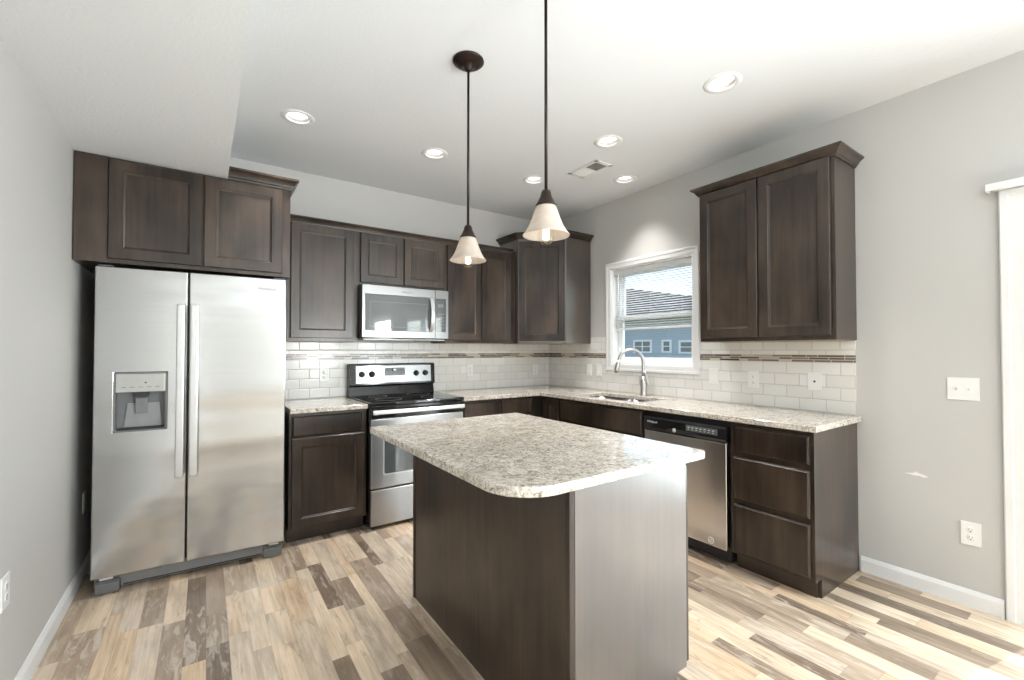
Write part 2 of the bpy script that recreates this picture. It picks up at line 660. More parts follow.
def shade_mat():
    t = NT('frosted_glass')
    f = t.noise(t.coord(), 14.0, 4, 0.6, 1.0)
    c = t.ramp(f, [(0.3, (0.62, 0.56, 0.51)), (0.7, (0.74, 0.69, 0.64))])
    df = t.n('BsdfDiffuse')
    t.set(df.inputs[0], c)
    tl = t.n('BsdfTranslucent')
    t.set(tl.inputs[0], c)
    gl = t.n('BsdfGlossy')
    gl.inputs['Roughness'].default_value = 0.25
    m1 = t.n('MixShader')
    m1.inputs[0].default_value = 0.5
    t.t.links.new(df.outputs[0], m1.inputs[1])
    t.t.links.new(tl.outputs[0], m1.inputs[2])
    m2 = t.n('MixShader')
    m2.inputs[0].default_value = 0.06
    t.t.links.new(m1.outputs[0], m2.inputs[1])
    t.t.links.new(gl.outputs[0], m2.inputs[2])
    t.t.links.new(m2.outputs[0], t.out.inputs['Surface'])
    return t.mat


M = {}
M['wall'] = wall_mat('grey_wall_paint', (0.535, 0.525, 0.505), 0.12, 160)
M['ceiling'] = wall_mat('ceiling_paint', (0.755, 0.77, 0.78), 0.55, 62, 0.8)
M['trim'] = plain('white_trim_paint', (0.75, 0.75, 0.745), 0.35, wob=0.01)
M['wood'] = wood_mat('dark_stained_wood', (0.013, 0.0078, 0.0052), (0.062, 0.0415, 0.0290), 0.35)
M['lacquer'] = wood_mat('lacquered_end_panel', (0.013, 0.0078, 0.0052), (0.062, 0.0415, 0.0290), 0.33, 1.0, 2.1)
M['toe'] = wood_mat('dark_toe_board', (0.028, 0.019, 0.014), (0.06, 0.042, 0.031), 0.4)
M['inside'] = plain('cabinet_underside', (0.42, 0.33, 0.23), 0.5)
M['granite'] = granite_mat()
M['steel'] = steel_mat('brushed_steel', (0.52, 0.52, 0.52), 0.17, 0.014, 'x')
M['steel_flat'] = steel_mat('flat_steel', (0.40, 0.40, 0.40), 0.28, 0.0, 'x')
M['steel_panel'] = steel_mat('satin_steel_face', (0.27, 0.27, 0.27), 0.30, 0.0, 'x')
M['steel_up'] = steel_mat('upright_brushed_steel', (0.68, 0.67, 0.66), 0.24, 0.006, 'z')
M['nickel'] = steel_mat('brushed_nickel', (0.60, 0.59, 0.57), 0.30, 0.0, 'z')
M['handle'] = plain('satin_steel_bar', (0.62, 0.62, 0.62), 0.32, 0.75, wob=0.02)
M['black'] = plain('black_enamel', (0.012, 0.012, 0.013), 0.09, wob=0.1)
M['black_matte'] = plain('black_plastic', (0.018, 0.018, 0.019), 0.5, wob=0.1)
M['dark_glass'] = plain('dark_oven_glass', (0.10, 0.11, 0.115), 0.04, wob=0.02, spec=0.8)
M['cooktop'] = plain('cooktop_glass', (0.012, 0.012, 0.013), 0.05, wob=0.05, spec=0.7)
M['grey_plastic'] = plain('grey_plastic', (0.165, 0.17, 0.175), 0.4, wob=0.04)
M['mid_grey'] = plain('mid_grey_plastic', (0.26, 0.265, 0.27), 0.35, wob=0.04)
M['panel_grey'] = plain('light_grey_panel', (0.44, 0.44, 0.42), 0.35, 0.3, wob=0.02)
M['white_plastic'] = plain('white_plastic', (0.80, 0.80, 0.78), 0.3, wob=0.01)
M['slot'] = plain('dark_slot', (0.05, 0.05, 0.05), 0.5)
M['badge'] = plain('badge_grey', (0.10, 0.10, 0.105), 0.3, 0.3)
M['badge_light'] = plain('badge_light', (0.75, 0.75, 0.75), 0.3, 0.3)
M['bronze'] = plain('oil_rubbed_bronze', (0.022, 0.012, 0.008), 0.30, 0.5, wob=0.2)
M['shade'] = shade_mat()
M['bulb'] = pane_mat('clear_bulb_glass', (1, 0.98, 0.95), 1.0)
M['filament'] = emit('glowing_filament', (1.0, 0.85, 0.62), 6.0)
M['can_lens'] = emit('lit_lens', (1.0, 0.98, 0.95), 5.0)
M['display'] = emit('clock_display', (0.8, 0.95, 1.0), 0.9)
M['glass'] = pane_mat('window_glass', (0.97, 0.985, 0.98), 1.0)
M['vinyl'] = plain('white_vinyl', (0.87, 0.88, 0.88), 0.35, wob=0.01)
M['blind'] = plain('blind_vinyl', (0.80, 0.80, 0.79), 0.4, wob=0.01)
M['floor'] = floor_mat()
M['tile_back'] = tile_mat('subway_tile', -2.361, 'x')
M['tile_side'] = tile_mat('subway_tile', -2.576, 'y')
M['mosaic_back'] = mosaic_mat('mosaic_sticks', 'x')
M['mosaic_side'] = mosaic_mat('mosaic_sticks', 'y')
M['siding'] = siding_mat()
M['shingle'] = shingle_mat()
M['house_glass'] = plain('house_window_glass', (0.10, 0.13, 0.15), 0.1)
M['ground'] = plain('dry_grass_ground', (0.14, 0.14, 0.08), 0.9, scale=3, wob=0.15)
M['plaster'] = plain('bare_plaster', (0.80, 0.79, 0.77), 0.8)

# ------------------------------------------------------------------ the room
CANS = [(-2.75, -0.90), (-1.84, -0.92), (-0.938, -0.94), (-0.315, -1.387), (-0.94, -1.777), (-0.933, -2.593)]
CAN_R = 0.066
VENT = (-0.775, -0.645, -1.50, -1.25)      # x0 x1 y0 y1

struct('floor', MB().box(XL - 0.15, 0.15, YR - 0.15, 0.15, -0.12, 0.0), M['floor'])

xs = sorted({XL - 0.15, 0.15} | {c[0] + s * CAN_R for c in CANS for s in (-1, 1)})
ys = sorted({YR - 0.15, 0.15} | {c[1] + s * CAN_R for c in CANS for s in (-1, 1)})
# overlapping coordinate cells are fine: a cell is a hole when its centre lies in a can's square
def can_hole(i, j):
    cx, cy = (xs[i] + xs[i + 1]) / 2, (ys[j] + ys[j + 1]) / 2
    return any(abs(cx - a) < CAN_R and abs(cy - b) < CAN_R for a, b in CANS)
struct('ceiling', MB().grid_slab(xs, ys, can_hole, 'z', H, H + 0.12), M['ceiling'])
struct('soffit', MB().box(XL, SOF_X, YR, 0, SOF_Z, H), M['ceiling'])

struct('wall_back', MB().box(XL - 0.15, 0.15, 0, 0.15, 0, H), M['wall'])
struct('wall_left', MB().box(XL - 0.15, XL, YR, 0, 0, H), M['wall'])

WY0, WY1, WZ0, WZ1 = -1.810, -0.945, 1.172, 2.078      # kitchen window opening
DY0, DY1, DZ1 = -5.40, -3.56, 2.00                      # glass door opening
SW0, SW1 = -7.5, -6.0                                   # added window beyond the glass door
wr = struct('wall_right', MB().grid_slab([YR, SW0, SW1, DY0, DY1, WY0, WY1, 0], [0, 0.7, WZ0, DZ1, WZ1, H],
            lambda i, j: (i == 1 and j in (1, 2)) or (i == 3 and j in (0, 1, 2)) or (i == 5 and j in (2, 3)), 'x', 0, 0.15), M['wall'])
struct('wall_rear', MB().box(XL - 0.15, 0.15, YR - 0.15, YR, 0, H), M['wall'])

# scuffed patch of bare plaster on the wall by the switch
sm = MB()
scuff = [(-3.095, 0.622), (-3.12, 0.627), (-3.137, 0.630), (-3.146, 0.640), (-3.155, 0.634), (-3.170, 0.630),
         (-3.197, 0.620), (-3.178, 0.614), (-3.160, 0.619), (-3.140, 0.617), (-3.12, 0.621)]
sm.prism(scuff, 'x', -0.0008, 0.0)
sm.build('scuff_mark', M['plaster'], wr)['label'] = 'pale scuff of bare plaster'

# baseboards
def base_profile(h=0.088, d=0.014):
    return [(0, 0), (d, 0), (d, h - 0.02), (d * 0.45, h - 0.003), (d * 0.3, h), (0, h)]
struct('baseboard_left', MB().sweep_plan([(XL, YR + 0.02), (XL, -0.02)], base_profile()), M['trim'])
struct('baseboard_right', MB().sweep_plan([(0, -2.895), (0, -3.467)], base_profile()), M['trim'])
struct('baseboard_right', MB().sweep_plan([(0, -5.50), (0, YR + 0.02)], base_profile()), M['trim'])
struct('baseboard_rear', MB().sweep_plan([(-0.02, YR), (XL + 0.02, YR)], base_profile()), M['trim'])


def casing_rect(mb, y0, y1, z0, z1, w, x=0.0, bottom=True):
    """mitred casing on the wall x=0 round an opening, stepped profile, facing -x."""
    prof = [(0.0, 0.0), (0.0, 0.012), (0.004, 0.015), (w * 0.6, 0.017), (w * 0.66, 0.020), (w - 0.005, 0.021), (w, 0.017), (w, 0.0)]
    def ring(o, t):
        pts = [(y1 + o, (z0 - o) if bottom else z0), (y1 + o, z1 + o), (y0 - o, z1 + o), (y0 - o, (z0 - o) if bottom else z0)]
        return [mb.bm.verts.new((x - t, p[0], p[1])) for p in pts]
    rings = [ring(o, t) for o, t in prof]
    fs = []
    segs = ((0, 1), (1, 2), (2, 3), (3, 0)) if bottom else ((0, 1), (1, 2), (2, 3))
    for A, B in zip(rings, rings[1:]):
        for i, j in segs:
            fs.append(mb.bm.faces.new((A[i], A[j], B[j], B[i])))
    bmesh.ops.recalc_face_normals(mb.bm, faces=fs)
    return mb


def rect_frame(mb, plane, u0, u1, v0, v1, w, a, b, bev=0.003, wb=None, wt=None):
    """rectangular frame of four members (stiles run through); plane 'x': u=y, v=z, thickness a..b in x."""
    wb = wb or w
    wt = wt or w
    for (p, q, c, d) in ((u0, u0 + w, v0, v1), (u1 - w, u1, v0, v1), (u0 + w, u1 - w, v0, v0 + wb), (u0 + w, u1 - w, v1 - wt, v1)):
        if plane == 'x': mb.box(a, b, p, q, c, d, bev)
        else: mb.box(p, q, a, b, c, d, bev)
    return mb


# kitchen window: vinyl frame as the structure, casing / sashes / panes as its parts
wf = MB()
rect_frame(wf, 'x', WY0, WY1, WZ0, WZ1, 0.012, 0.0, 0.074, 0.001, 0.016)
rect_frame(wf, 'x', WY0 + 0.0005, WY1 - 0.0005, WZ0 + 0.0005, WZ1 - 0.0005, 0.034, 0.0745, 0.145, 0.004)
win = struct('window_1', wf, M['vinyl'])
casing_rect(MB(), WY0, WY1, WZ0, WZ1, 0.062).build('window_casing', M['trim'], win)
SY0, SY1 = WY0 + 0.034, WY1 - 0.034
mz = 1.600
for nm, x, z0, z1 in (('lower_sash', 0.088, WZ0 + 0.034, mz + 0.035), ('upper_sash', 0.118, mz - 0.01, WZ1 - 0.034)):
    s = MB()
    w = 0.034
    rect_frame(s, 'x', SY0, SY1, z0, z1, w, x - 0.012, x + 0.012)
    so = s.build(nm, M['vinyl'], win)
    MB().box(x - 0.002, x + 0.002, SY0 + w - 0.005, SY1 - w + 0.005, z0 + w - 0.005, z1 - w + 0.005).build('pane', M['glass'], so)

# side window added out of view to let light onto the left wall
f = MB()
rect_frame(f, 'x', SW0, SW1, 0.7, DZ1, 0.05, 0.04, 0.12)
f.box(0.05, 0.11, SW0 + 0.05, SW1 - 0.05, 1.33, 1.38, 0.003)
casing_rect(f, SW0, SW1, 0.7, DZ1, 0.07)
o = struct('added_window', f, M['trim'])
MB().box(0.078, 0.082, SW0 + 0.045, SW1 - 0.045, 0.745, DZ1 - 0.045).build('pane', M['glass'], o)

# sliding glass door
df = MB()
df.box(0.0, 0.14, DY1 - 0.012, DY1, 0.0, DZ1)
df.box(0.0, 0.14, DY0, DY0 + 0.03, 0.0, DZ1)
df.box(0.0, 0.14, DY0 + 0.03, DY1 - 0.012, DZ1 - 0.03, DZ1)
df.box(0.0, 0.14, DY0 + 0.03, DY1 - 0.012, 0.0, 0.03)
door = struct('door_1', df, M['vinyl'])
cd = MB()
casing_rect(cd, DY0, DY1, 0.0, DZ1, 0.088, 0.0, False)
cd.build('door_casing', M['trim'], door)
ym = (DY0 + DY1) / 2
for nm, x, a, b in (('sliding_panel', 0.05, ym - 0.03, DY1 - 0.013), ('fixed_panel', 0.095, DY0 + 0.03, ym + 0.03)):
    s = MB()
    w = 0.042
    rect_frame(s, 'x', a, b, 0.031, DZ1 - 0.031, w, x - 0.018, x + 0.018, 0.003, 0.09, 0.07)
    so = s.build(nm, M['vinyl'], door)
    MB().box(x - 0.003, x + 0.003, a + w - 0.005, b - w + 0.005, 0.115, DZ1 - 0.095).build('pane', M['glass'], so)

# ------------------------------------------------------------------ tile backsplash
TT = 0.010
tb = thing('tile_backsplash', 'white subway tile backsplash on the wall behind the range, with a brown mosaic band', 'backsplash', (0, 0, CT), group='tiled backsplashes')
def tpart(name, boxes, mat, parent):
    m = MB()
    for b in boxes:
        m.box(*b)
    o = m.build(name, mat, parent)
    return o
def lower(boxes):            # boxes in world heights; the thing's base is at the worktop, meshes keep world heights
    return boxes
def shifted(o):
    o.location.z = -CT
    return o
shifted(tpart('field_tiles', [(-2.76, -TT, -TT, -0.001, CT, 1.2285), (-2.76, -TT, -TT, -0.001, 1.276, 1.371)], M['tile_back'], tb))
shifted(tpart('mosaic_band', [(-2.76, -TT, -TT - 0.001, -0.001, 1.2285, 1.276)], M['mosaic_back'], tb))['label'] = 'band of brown and cream mosaic sticks'
ts = thing('tile_backsplash', 'white subway tile backsplash on the window wall above the sink', 'backsplash', (0, 0, CT), group='tiled backsplashes')
CY0, CY1, CZ0 = WY0 - 0.062, WY1 + 0.062, WZ0 - 0.062   # casing outline
TE = -2.881
shifted(tpart('field_tiles', [(-TT, -0.001, TE, 0, CT, CZ0), (-TT, -0.001, CY1, 0, CZ0, 1.2285), (-TT, -0.001, TE, CY0, CZ0, 1.2285),
                              (-TT, -0.001, CY1, 0, 1.276, 1.434), (-TT, -0.001, TE, CY0, 1.276, 1.360)], M['tile_side'], ts))
for a_, b_ in ((CY1, 0), (TE, CY0)):
    shifted(tpart('mosaic_band', [(-TT - 0.001, -0.001, a_, b_, 1.2285, 1.276)], M['mosaic_side'], ts))['label'] = 'band of brown and cream mosaic sticks'


# ------------------------------------------------------------------ cabinet parts
def front(parent, name, x0, x1, z0, z1, y, mat=None, stile=0.058, t=0.020, rot=0.0, loc=None, pname='panel'):
    """recessed-panel front; its back lies at y, its face at y - t; local x along the width."""
    mat = mat or M['wood']
    w, h = x1 - x0, z1 - z0
    def rect(ins, yy):
        return [(ins, yy, ins), (w - ins, yy, ins), (w - ins, yy, h - ins), (ins, yy, h - ins)]
    rings = [rect(0, 0), rect(0, -t + 0.003), rect(0.003, -t), rect(stile, -t), rect(stile + 0.003, -t + 0.004),
             rect(stile + 0.010, -t + 0.006), rect(stile + 0.013, -t + 0.010)]
    m = MB()
    vr = [[m.bm.verts.new(p) for p in r] for r in rings]
    m.bm.faces.new(vr[0])
    for A, B in zip(vr, vr[1:]):
        for k in range(4):
            j = (k + 1) % 4
            m.bm.faces.new((A[k], A[j], B[j], B[k]))
    m.bm.faces.new(vr[-1])
    bmesh.ops.recalc_face_normals(m.bm, faces=m.bm.faces[:])
    o = m.build(name, mat, parent, loc=loc or (x0, y, z0), rot=(0, 0, rot))
    q = stile + 0.0115
    MB().box(q, w - q, -t + 0.0085, -t + 0.012, q, h - q).build(pname, mat, o)
    return o


def slab_front(parent, name, x0, x1, z0, z1, y, t=0.020, ins=0.009, mat=None):
    """flat drawer front with a stepped, moulded edge."""
    w, h = x1 - x0, z1 - z0
    def rect(i, yy):
        return [(i, yy, i), (w - i, yy, i), (w - i, yy, h - i), (i, yy, h - i)]
    m = MB()
    rings = [rect(0, 0), rect(0, -t + 0.008), rect(0.003, -t + 0.005), rect(0.006, -t + 0.003), rect(ins, -t), rect(ins + 0.002, -t)]
    vr = [[m.bm.verts.new(p) for p in r] for r in rings]
    m.bm.faces.new(vr[0])
    for A, B in zip(vr, vr[1:]):
        for k in range(4):
            j = (k + 1) % 4
            m.bm.faces.new((A[k], A[j], B[j], B[k]))
    m.bm.faces.new(vr[-1])
    bmesh.ops.recalc_face_normals(m.bm, faces=m.bm.faces[:])
    return m.build(name, mat or M['wood'], parent, loc=(x0, y, z0))


def crown_profile(z0, z1, d, s=0.0):
    """stepped crown: base bead, cove, top fillet; s pushes the start out."""
    h = z1 - z0
    pts = [(-0.012, z0), (0.008, z0), (0.010, z0 + h * 0.16), (0.014, z0 + h * 0.2)]
    for k in range(6):
        a = k / 5
        pts.append((0.016 + (d - 0.024) * a ** 1.25, z0 + h * (0.22 + 0.50 * (1 - (1 - a) ** 1.3))))
    pts += [(d - 0.004, z0 + h * 0.78), (d, z0 + h * 0.80), (d, z1), (-0.012, z1)]
    return [(o + s, z) for o, z in pts]


# ---- wall cabinets on the back wall (local x = world x, front towards -y)
def wall_cabinet(label, x0, x1, z0, z1, doors, depth=0.305, y_back=0.0, name='wall_cabinet'):
    t = thing(name, label, 'cabinet', (x0, y_back, z0), group='wall cabinets')
    w = x1 - x0
    MB().box(0, w, -depth, 0, 0, z1 - z0, 0.0015).build('body', M['wood'], t)
    MB().box(0.018, w - 0.018, -depth + 0.02, -0.005, -0.003, 0.001).build('underside', M['inside'], t)
    for a, b, c, d in doors:
        front(t, 'door', a - x0, b - x0, c - z0, d - z0, -depth - 0.002)
    return t

wall_cabinet('narrow dark single-door wall cabinet between the refrigerator and the microwave', -2.757, -2.212, 1.372, 2.290,
             [(-2.700, -2.256, 1.398, 2.245)])
wall_cabinet('short dark two-door wall cabinet directly above the microwave', -2.212, -1.452, 1.826, 2.290,
             [(-2.199, -1.846, 1.848, 2.245), (-1.838, -1.466, 1.848, 2.245)])
wall_cabinet('dark two-door wall cabinet between the microwave and the diagonal corner cabinet', -1.452, -0.735, 1.372, 2.290,
             [(-1.436, -1.086, 1.398, 2.245), (-1.078, -0.752, 1.398, 2.245)])
cr = thing('crown_molding', 'thin dark crown moulding along the cabinet tops above the range and microwave', 'molding', (-2.757, -0.305, 2.25))
MB().sweep_plan([(0, 0), (2.02, 0)], crown_profile(0.0, 0.045, 0.042)).build('molding_strip', M['wood'], cr, loc=(0, 0, 0))
fl = thing('filler_strip', 'dark recessed filler board joining the corner wall cabinet to its shorter neighbour', 'filler', (-0.735, -0.27, 1.372))
MB().box(0.001, 0.0615, -0.02, 0.0, 0, 0.915, 0.001).build('board', M['wood'], fl)

# ---- cabinet over the refrigerator
fc = thing('refrigerator_cabinet', 'deep dark two-door cabinet above the refrigerator, under the dropped ceiling', 'cabinet', (XL + 0.002, 0, 1.772), group='wall cabinets')
FCX = XL + 0.002
MB().box(0, -2.764 - FCX, -0.730, -0.002, 0, 2.3365 - 1.772, 0.0015).build('body', M['wood'], fc)
MB().box(0.002, 0.134, -0.737, -0.729, 0.0, 0.5645, 0.001).build('filler_strip', M['wood'], fc)
front(fc, 'door', -3.636 - FCX, -3.229 - FCX, 0.022, 0.552, -0.732)
front(fc, 'door', -3.219 - FCX, -2.812 - FCX, 0.022, 0.552, -0.732)
MB().sweep_plan([(SOF_X + 0.003 - FCX, -0.730), (-2.764 - FCX, -0.730), (-2.764 - FCX, -0.002)],
                crown_profile(2.336 - 1.772, 2.402 - 1.772, 0.044)).build('crown', M['wood'], fc)

# ---- diagonal corner wall cabinet
cc = thing('corner_cabinet', 'tall diagonal corner wall cabinet with its own crown, beside the window', 'cabinet', (0, 0, 1.372), group='wall cabinets')
CCH = 2.415 - 1.372
cpoly = [(0, 0), (-0.661, 0), (-0.661, -0.325), (-0.325, -0.661), (0, -0.661)]
MB().prism([(p[0] - 0.0005 if False else p[0], p[1]) for p in cpoly], 'z', 0, CCH, 0.0015).build('body', M['lacquer'], cc, loc=(-0.0105, -0.0105, 0))
MB().prism([(p[0] * 0.95 - 0.01, p[1] * 0.95 - 0.01) for p in cpoly], 'z', -0.003, 0.001).build('underside', M['inside'], cc)
dl = math.hypot(0.336, 0.336)
ux = 0.7071
front(cc, 'door', 0, dl - 0.026, 0, CCH - 0.062, 0, loc=(-0.6715 + 0.013 * ux - 0.0015, -0.3355 - 0.013 * ux - 0.0015, 0.024), rot=-PI / 4)
MB().sweep_plan([(-0.6715, -0.012), (-0.6715, -0.3355), (-0.3355, -0.6715), (-0.012, -0.6715)],
                crown_profile(CCH - 0.012, CCH + 0.046, 0.052)).build('crown', M['wood'], cc)

# ---- wall cabinet on the window wall (local x runs towards the camera, front towards -x)
rc = thing('wall_cabinet', 'big dark two-door wall cabinet with heavy crown, on the window wall', 'cabinet', (0, -2.062, 1.365), -PI / 2, group='wall cabinets')
RCW, RCH = 0.826, 2.405 - 1.365
MB().box(0, RCW, -0.305, -0.001, 0, RCH, 0.0015).build('body', M['wood'], rc)
MB().box(0.018, RCW - 0.018, -0.285, -0.014, -0.003, 0.001).build('underside', M['inside'], rc)
front(rc, 'door', 0.010, 0.404, 0.026, RCH - 0.002, -0.307)
front(rc, 'door', 0.412, 0.806, 0.026, RCH - 0.002, -0.307)
MB().sweep_plan([(0, -0.002), (0, -0.305), (RCW, -0.305), (RCW, -0.002)],
                crown_profile(RCH - 0.004, RCH + 0.052, 0.047)).build('crown', M['wood'], rc)


# ---- base cabinets
BZ = 0.881
def base_body(t, w, depth=0.610, toe=0.075, toe_h=0.10, ends=(True, True)):
    m = MB()
    m.box(0, w, -depth, -0.012, toe_h, BZ, 0.0015)
    b = m.build('body', M['wood'], t)
    MB().box(0.0, w, -depth + toe, -depth + toe + 0.016, 0.0, toe_h + 0.002).build('toe_kick', M['toe'], t)
    return b

bl = thing('base_cabinet', 'dark base cabinet with one drawer and one door between refrigerator and range', 'cabinet', (-2.745, 0, 0), group='base cabinets')
base_body(bl, 0.512)
slab_front(bl, 'drawer', -2.727 + 2.745, -2.272 + 2.745, 0.724, 0.861, -0.612)
front(bl, 'door', -2.729 + 2.745, -2.250 + 2.745, 0.116, 0.712, -0.612)

bc = thing('base_cabinet', 'dark base cabinet with two drawer fronts, between range and inner corner', 'cabinet', (-1.446, 0, 0), group='base cabinets')
base_body(bc, 0.735)
for a, b in ((0.012, 0.375), (0.391, 0.722)):
    slab_front(bc, 'drawer', a, b, 0.724, 0.861, -0.612)
    front(bc, 'door', a, b, 0.116, 0.712, -0.612)

bk = thing('base_cabinet', 'dark blind corner base with a narrow upright panel, beside the sink cabinet', 'cabinet', (0, -0.650, 0), -PI / 2, group='base cabinets')
m = MB()
m.box(0, 0.252, -0.610, -0.012, 0.10, BZ, 0.0015)
m.build('body', M['wood'], bk)
MB().box(-0.115, 0.252, -0.535, -0.519, 0, 0.102).build('toe_kick', M['toe'], bk)
front(bk, 'door', 0.072, 0.238, 0.116, 0.861, -0.612, stile=0.045)

bs = thing('base_cabinet', 'dark wide sink base cabinet under the window with one false front', 'cabinet', (0, -0.902, 0), -PI / 2, group='base cabinets')
m = MB()
m.grid_slab([0, 0.03, 0.87, 0.908], [-0.610, -0.575, -0.03, -0.012], lambda i, j: i == 1 and j == 1, 'z', 0.60, BZ)
m.box(0, 0.908, -0.610, -0.012, 0.10, 0.60)
m.build('body', M['wood'], bs)
MB().box(0, 0.908, -0.535, -0.519, 0, 0.102).build('toe_kick', M['toe'], bs)
slab_front(bs, 'false_front', 0.014, 0.896, 0.690, 0.861, -0.612)
front(bs, 'door', 0.014, 0.450, 0.116, 0.676, -0.612)
front(bs, 'door', 0.460, 0.896, 0.116, 0.676, -0.612)

bd = thing('base_cabinet', 'dark base cabinet with three stacked drawers at the worktop end', 'cabinet', (0, -2.445, 0), -PI / 2, group='base cabinets')
EW = 0.442
MB().box(0, EW - 0.018, -0.610, -0.012, 0.10, BZ, 0.0015).build('body', M['wood'], bd)
MB().prism([(-0.012, 0), (-0.535, 0), (-0.535, 0.10), (-0.611, 0.10), (-0.611, BZ), (-0.012, BZ)], 'x', EW - 0.018, EW, 0.001).build('end_panel', M['wood'], bd)
MB().box(0, EW - 0.018, -0.551, -0.535, 0, 0.102).build('toe_kick', M['toe'], bd)
for a, b in ((0.706, 0.856), (0.428, 0.676), (0.122, 0.398)):
    slab_front(bd, 'drawer', 0.022, 0.424, a, b, -0.612)

# ------------------------------------------------------------------ worktops
w1 = thing('worktop', 'short piece of speckled granite worktop between refrigerator and range', 'worktop', (-2.47, -0.3, CT - CTH), group='granite worktops')
MB().box(-2.7435 + 2.47, -2.234 + 2.47, -0.648 + 0.3, -0.011 + 0.3, 0, CTH).build('slab', M['granite'], w1, bevel=0.004, seg=3)

SINK = (-0.545, -0.175, -1.690, -0.985)
w2 = thing('worktop', 'long L-shaped speckled granite worktop around the sink and under the window', 'worktop', (0, 0, CT - CTH), group='granite worktops')
xg = [-1.444, -0.648, SINK[0], SINK[1], -0.011]
yg = [-2.910, SINK[2], SINK[3], -0.648, -0.011]
MB().grid_slab(xg, yg, lambda i, j: (i == 0 and j < 3) or (i == 2 and j == 1), 'z', 0, CTH).build('slab', M['granite'], w2, bevel=0.004, seg=3)

# sink
sk = thing('sink', 'stainless steel undermount sink set in the worktop under the window', 'sink', ((SINK[0] + SINK[1]) / 2, (SINK[2] + SINK[3]) / 2, 0.68))
def basin(mb, x0, x1, y0, y1, top, bot, r=0.05):
    def rr(ins, z, rad):
        pts = []
        for cx, cy, a0 in ((x1 - ins - rad, y1 - ins - rad, 0), (x0 + ins + rad, y1 - ins - rad, 90),
                           (x0 + ins + rad, y0 + ins + rad, 180), (x1 - ins - rad, y0 + ins + rad, 270)):
            for k in range(5):
                a = R(a0 + 22.5 * k)
                pts.append((cx + rad * math.cos(a), cy + rad * math.sin(a), z))
        return pts
    rings = [rr(-0.012, top, r), rr(0, top, r), rr(0.004, top - 0.1, r), rr(0.012, bot + 0.02, r), rr(0.04, bot, r * 0.8)]
    vr = [[mb.bm.verts.new(p) for p in q] for q in rings]
    n = len(vr[0])
    for A, B in zip(vr, vr[1:]):
        for k in range(n):
            f = mb.bm.faces.new((A[k], A[(k + 1) % n], B[(k + 1) % n], B[k]))
            f.smooth = True
    mb.bm.faces.new(vr[-1])
    bmesh.ops.recalc_face_normals(mb.bm, faces=mb.bm.faces[:])
    return mb
sx, sy = (SINK[1] - SINK[0]) / 2 + 0.006, (SINK[3] - SINK[2]) / 2 + 0.006
for a, b in ((-sy, -0.012), (0.012, sy)):
    o = basin(MB(), -sx, sx, a, b, 0.2015, 0.02).build('bowl', M['steel_flat'], sk)
    so = o.modifiers.new('wall', 'SOLIDIFY')
    so.thickness = 0.002
    MB().lathe([(0, 0.024), (0.03, 0.024), (0.036, 0.021), (0.036, 0.018), (0, 0.018)], (0, (a + b) / 2, 0), n=20).build('drain', M['nickel'], o)

# faucet
fa = thing('faucet', 'brushed nickel gooseneck faucet with a pull-down spout behind the sink', 'faucet', (-0.10, -1.395, CT))
th = R(38)
dx, dy = -math.cos(th), math.sin(th)
MB().lathe([(0, 0), (0.030, 0), (0.030, 0.006), (0.026, 0.012), (0.0265, 0.06), (0.030, 0.095), (0.027, 0.125), (0.018, 0.165), (0, 0.165)], n=28).build('body', M['nickel'], fa)
path = [(0, 0, 0.15), (0, 0, 0.21), (0, 0, 0.28)]
rad = 0.105
for k in range(1, 17):
    a = PI - (PI * 0.94) * k / 16
    path.append((dx * (rad + rad * math.cos(a)), dy * (rad + rad * math.cos(a)), 0.28 + rad * 1.12 * math.sin(a)))
MB().tube(path, 0.0145, 14).build('neck', M['nickel'], fa)
e = Vector(path[-1])
dv = (Vector(path[-1]) - Vector(path[-2])).normalized()
tip = [e + dv * s for s in (-0.005, 0.02, 0.05, 0.085, 0.105)]
sp = MB().tube(tip, [0.015, 0.017, 0.020, 0.0215, 0.019], 16).build('spray_head', M['nickel'], fa)
MB().tube([e + dv * 0.104, e + dv * 0.109], 0.014, 14).build('nozzle', M['black_matte'], sp)
MB().tube([(0.0, -0.015, 0.085), (0.004, -0.032, 0.095), (0.006, -0.042, 0.115), (0.006, -0.036, 0.145), (0.006, -0.020, 0.185), (0.004, -0.010, 0.215)],
          [0.010, 0.011, 0.011, 0.0085, 0.007, 0.0055], 12).build('lever', M['nickel'], fa)

# ------------------------------------------------------------------ refrigerator
fr = thing('refrigerator', 'stainless side-by-side refrigerator with a dispenser, standing near the wall', 'refrigerator', (-3.667, -0.036, 0), R(-2.2))
FW, FD = 0.909, 0.660
MB().box(0.004, FW - 0.004, -0.60, 0, 0.02, 1.745, 0.004).build('cabinet_shell', M['grey_plastic'], fr)
DZ0, DZT = 0.092, 1.758
SEAM = 0.404
# freezer door with a cut-out for the dispenser
DX0, DX1, DPZ0, DPZ1 = 0.083, 0.309, 0.862, 1.182
def rounded_rect(x0, x1, z0, z1, r, n=5):
    pts = []
    for cx, cz, a0 in ((x1 - r, z1 - r, 0), (x0 + r, z1 - r, 90), (x0 + r, z0 + r, 180), (x1 - r, z0 + r, 270)):
        for k in range(n + 1):
            a = R(a0 + 90 * k / n)
            pts.append((cx + r * math.cos(a), cz + r * math.sin(a)))
    return pts
fd = MB()
fd.grid_slab([0.0, DX0, DX1, SEAM - 0.004], [DZ0, DPZ0, DPZ1, DZT], lambda i, j: i == 1 and j == 1, 'y', -FD, -0.602)
fdoor = fd.build('freezer_door', M['steel'], fr, bevel=0.006, seg=3)
rd = MB().box(SEAM + 0.004, FW, -FD, -0.602, DZ0, DZT)
rdoor = rd.build('refrigerator_door', M['steel'], fr, bevel=0.006, seg=3)
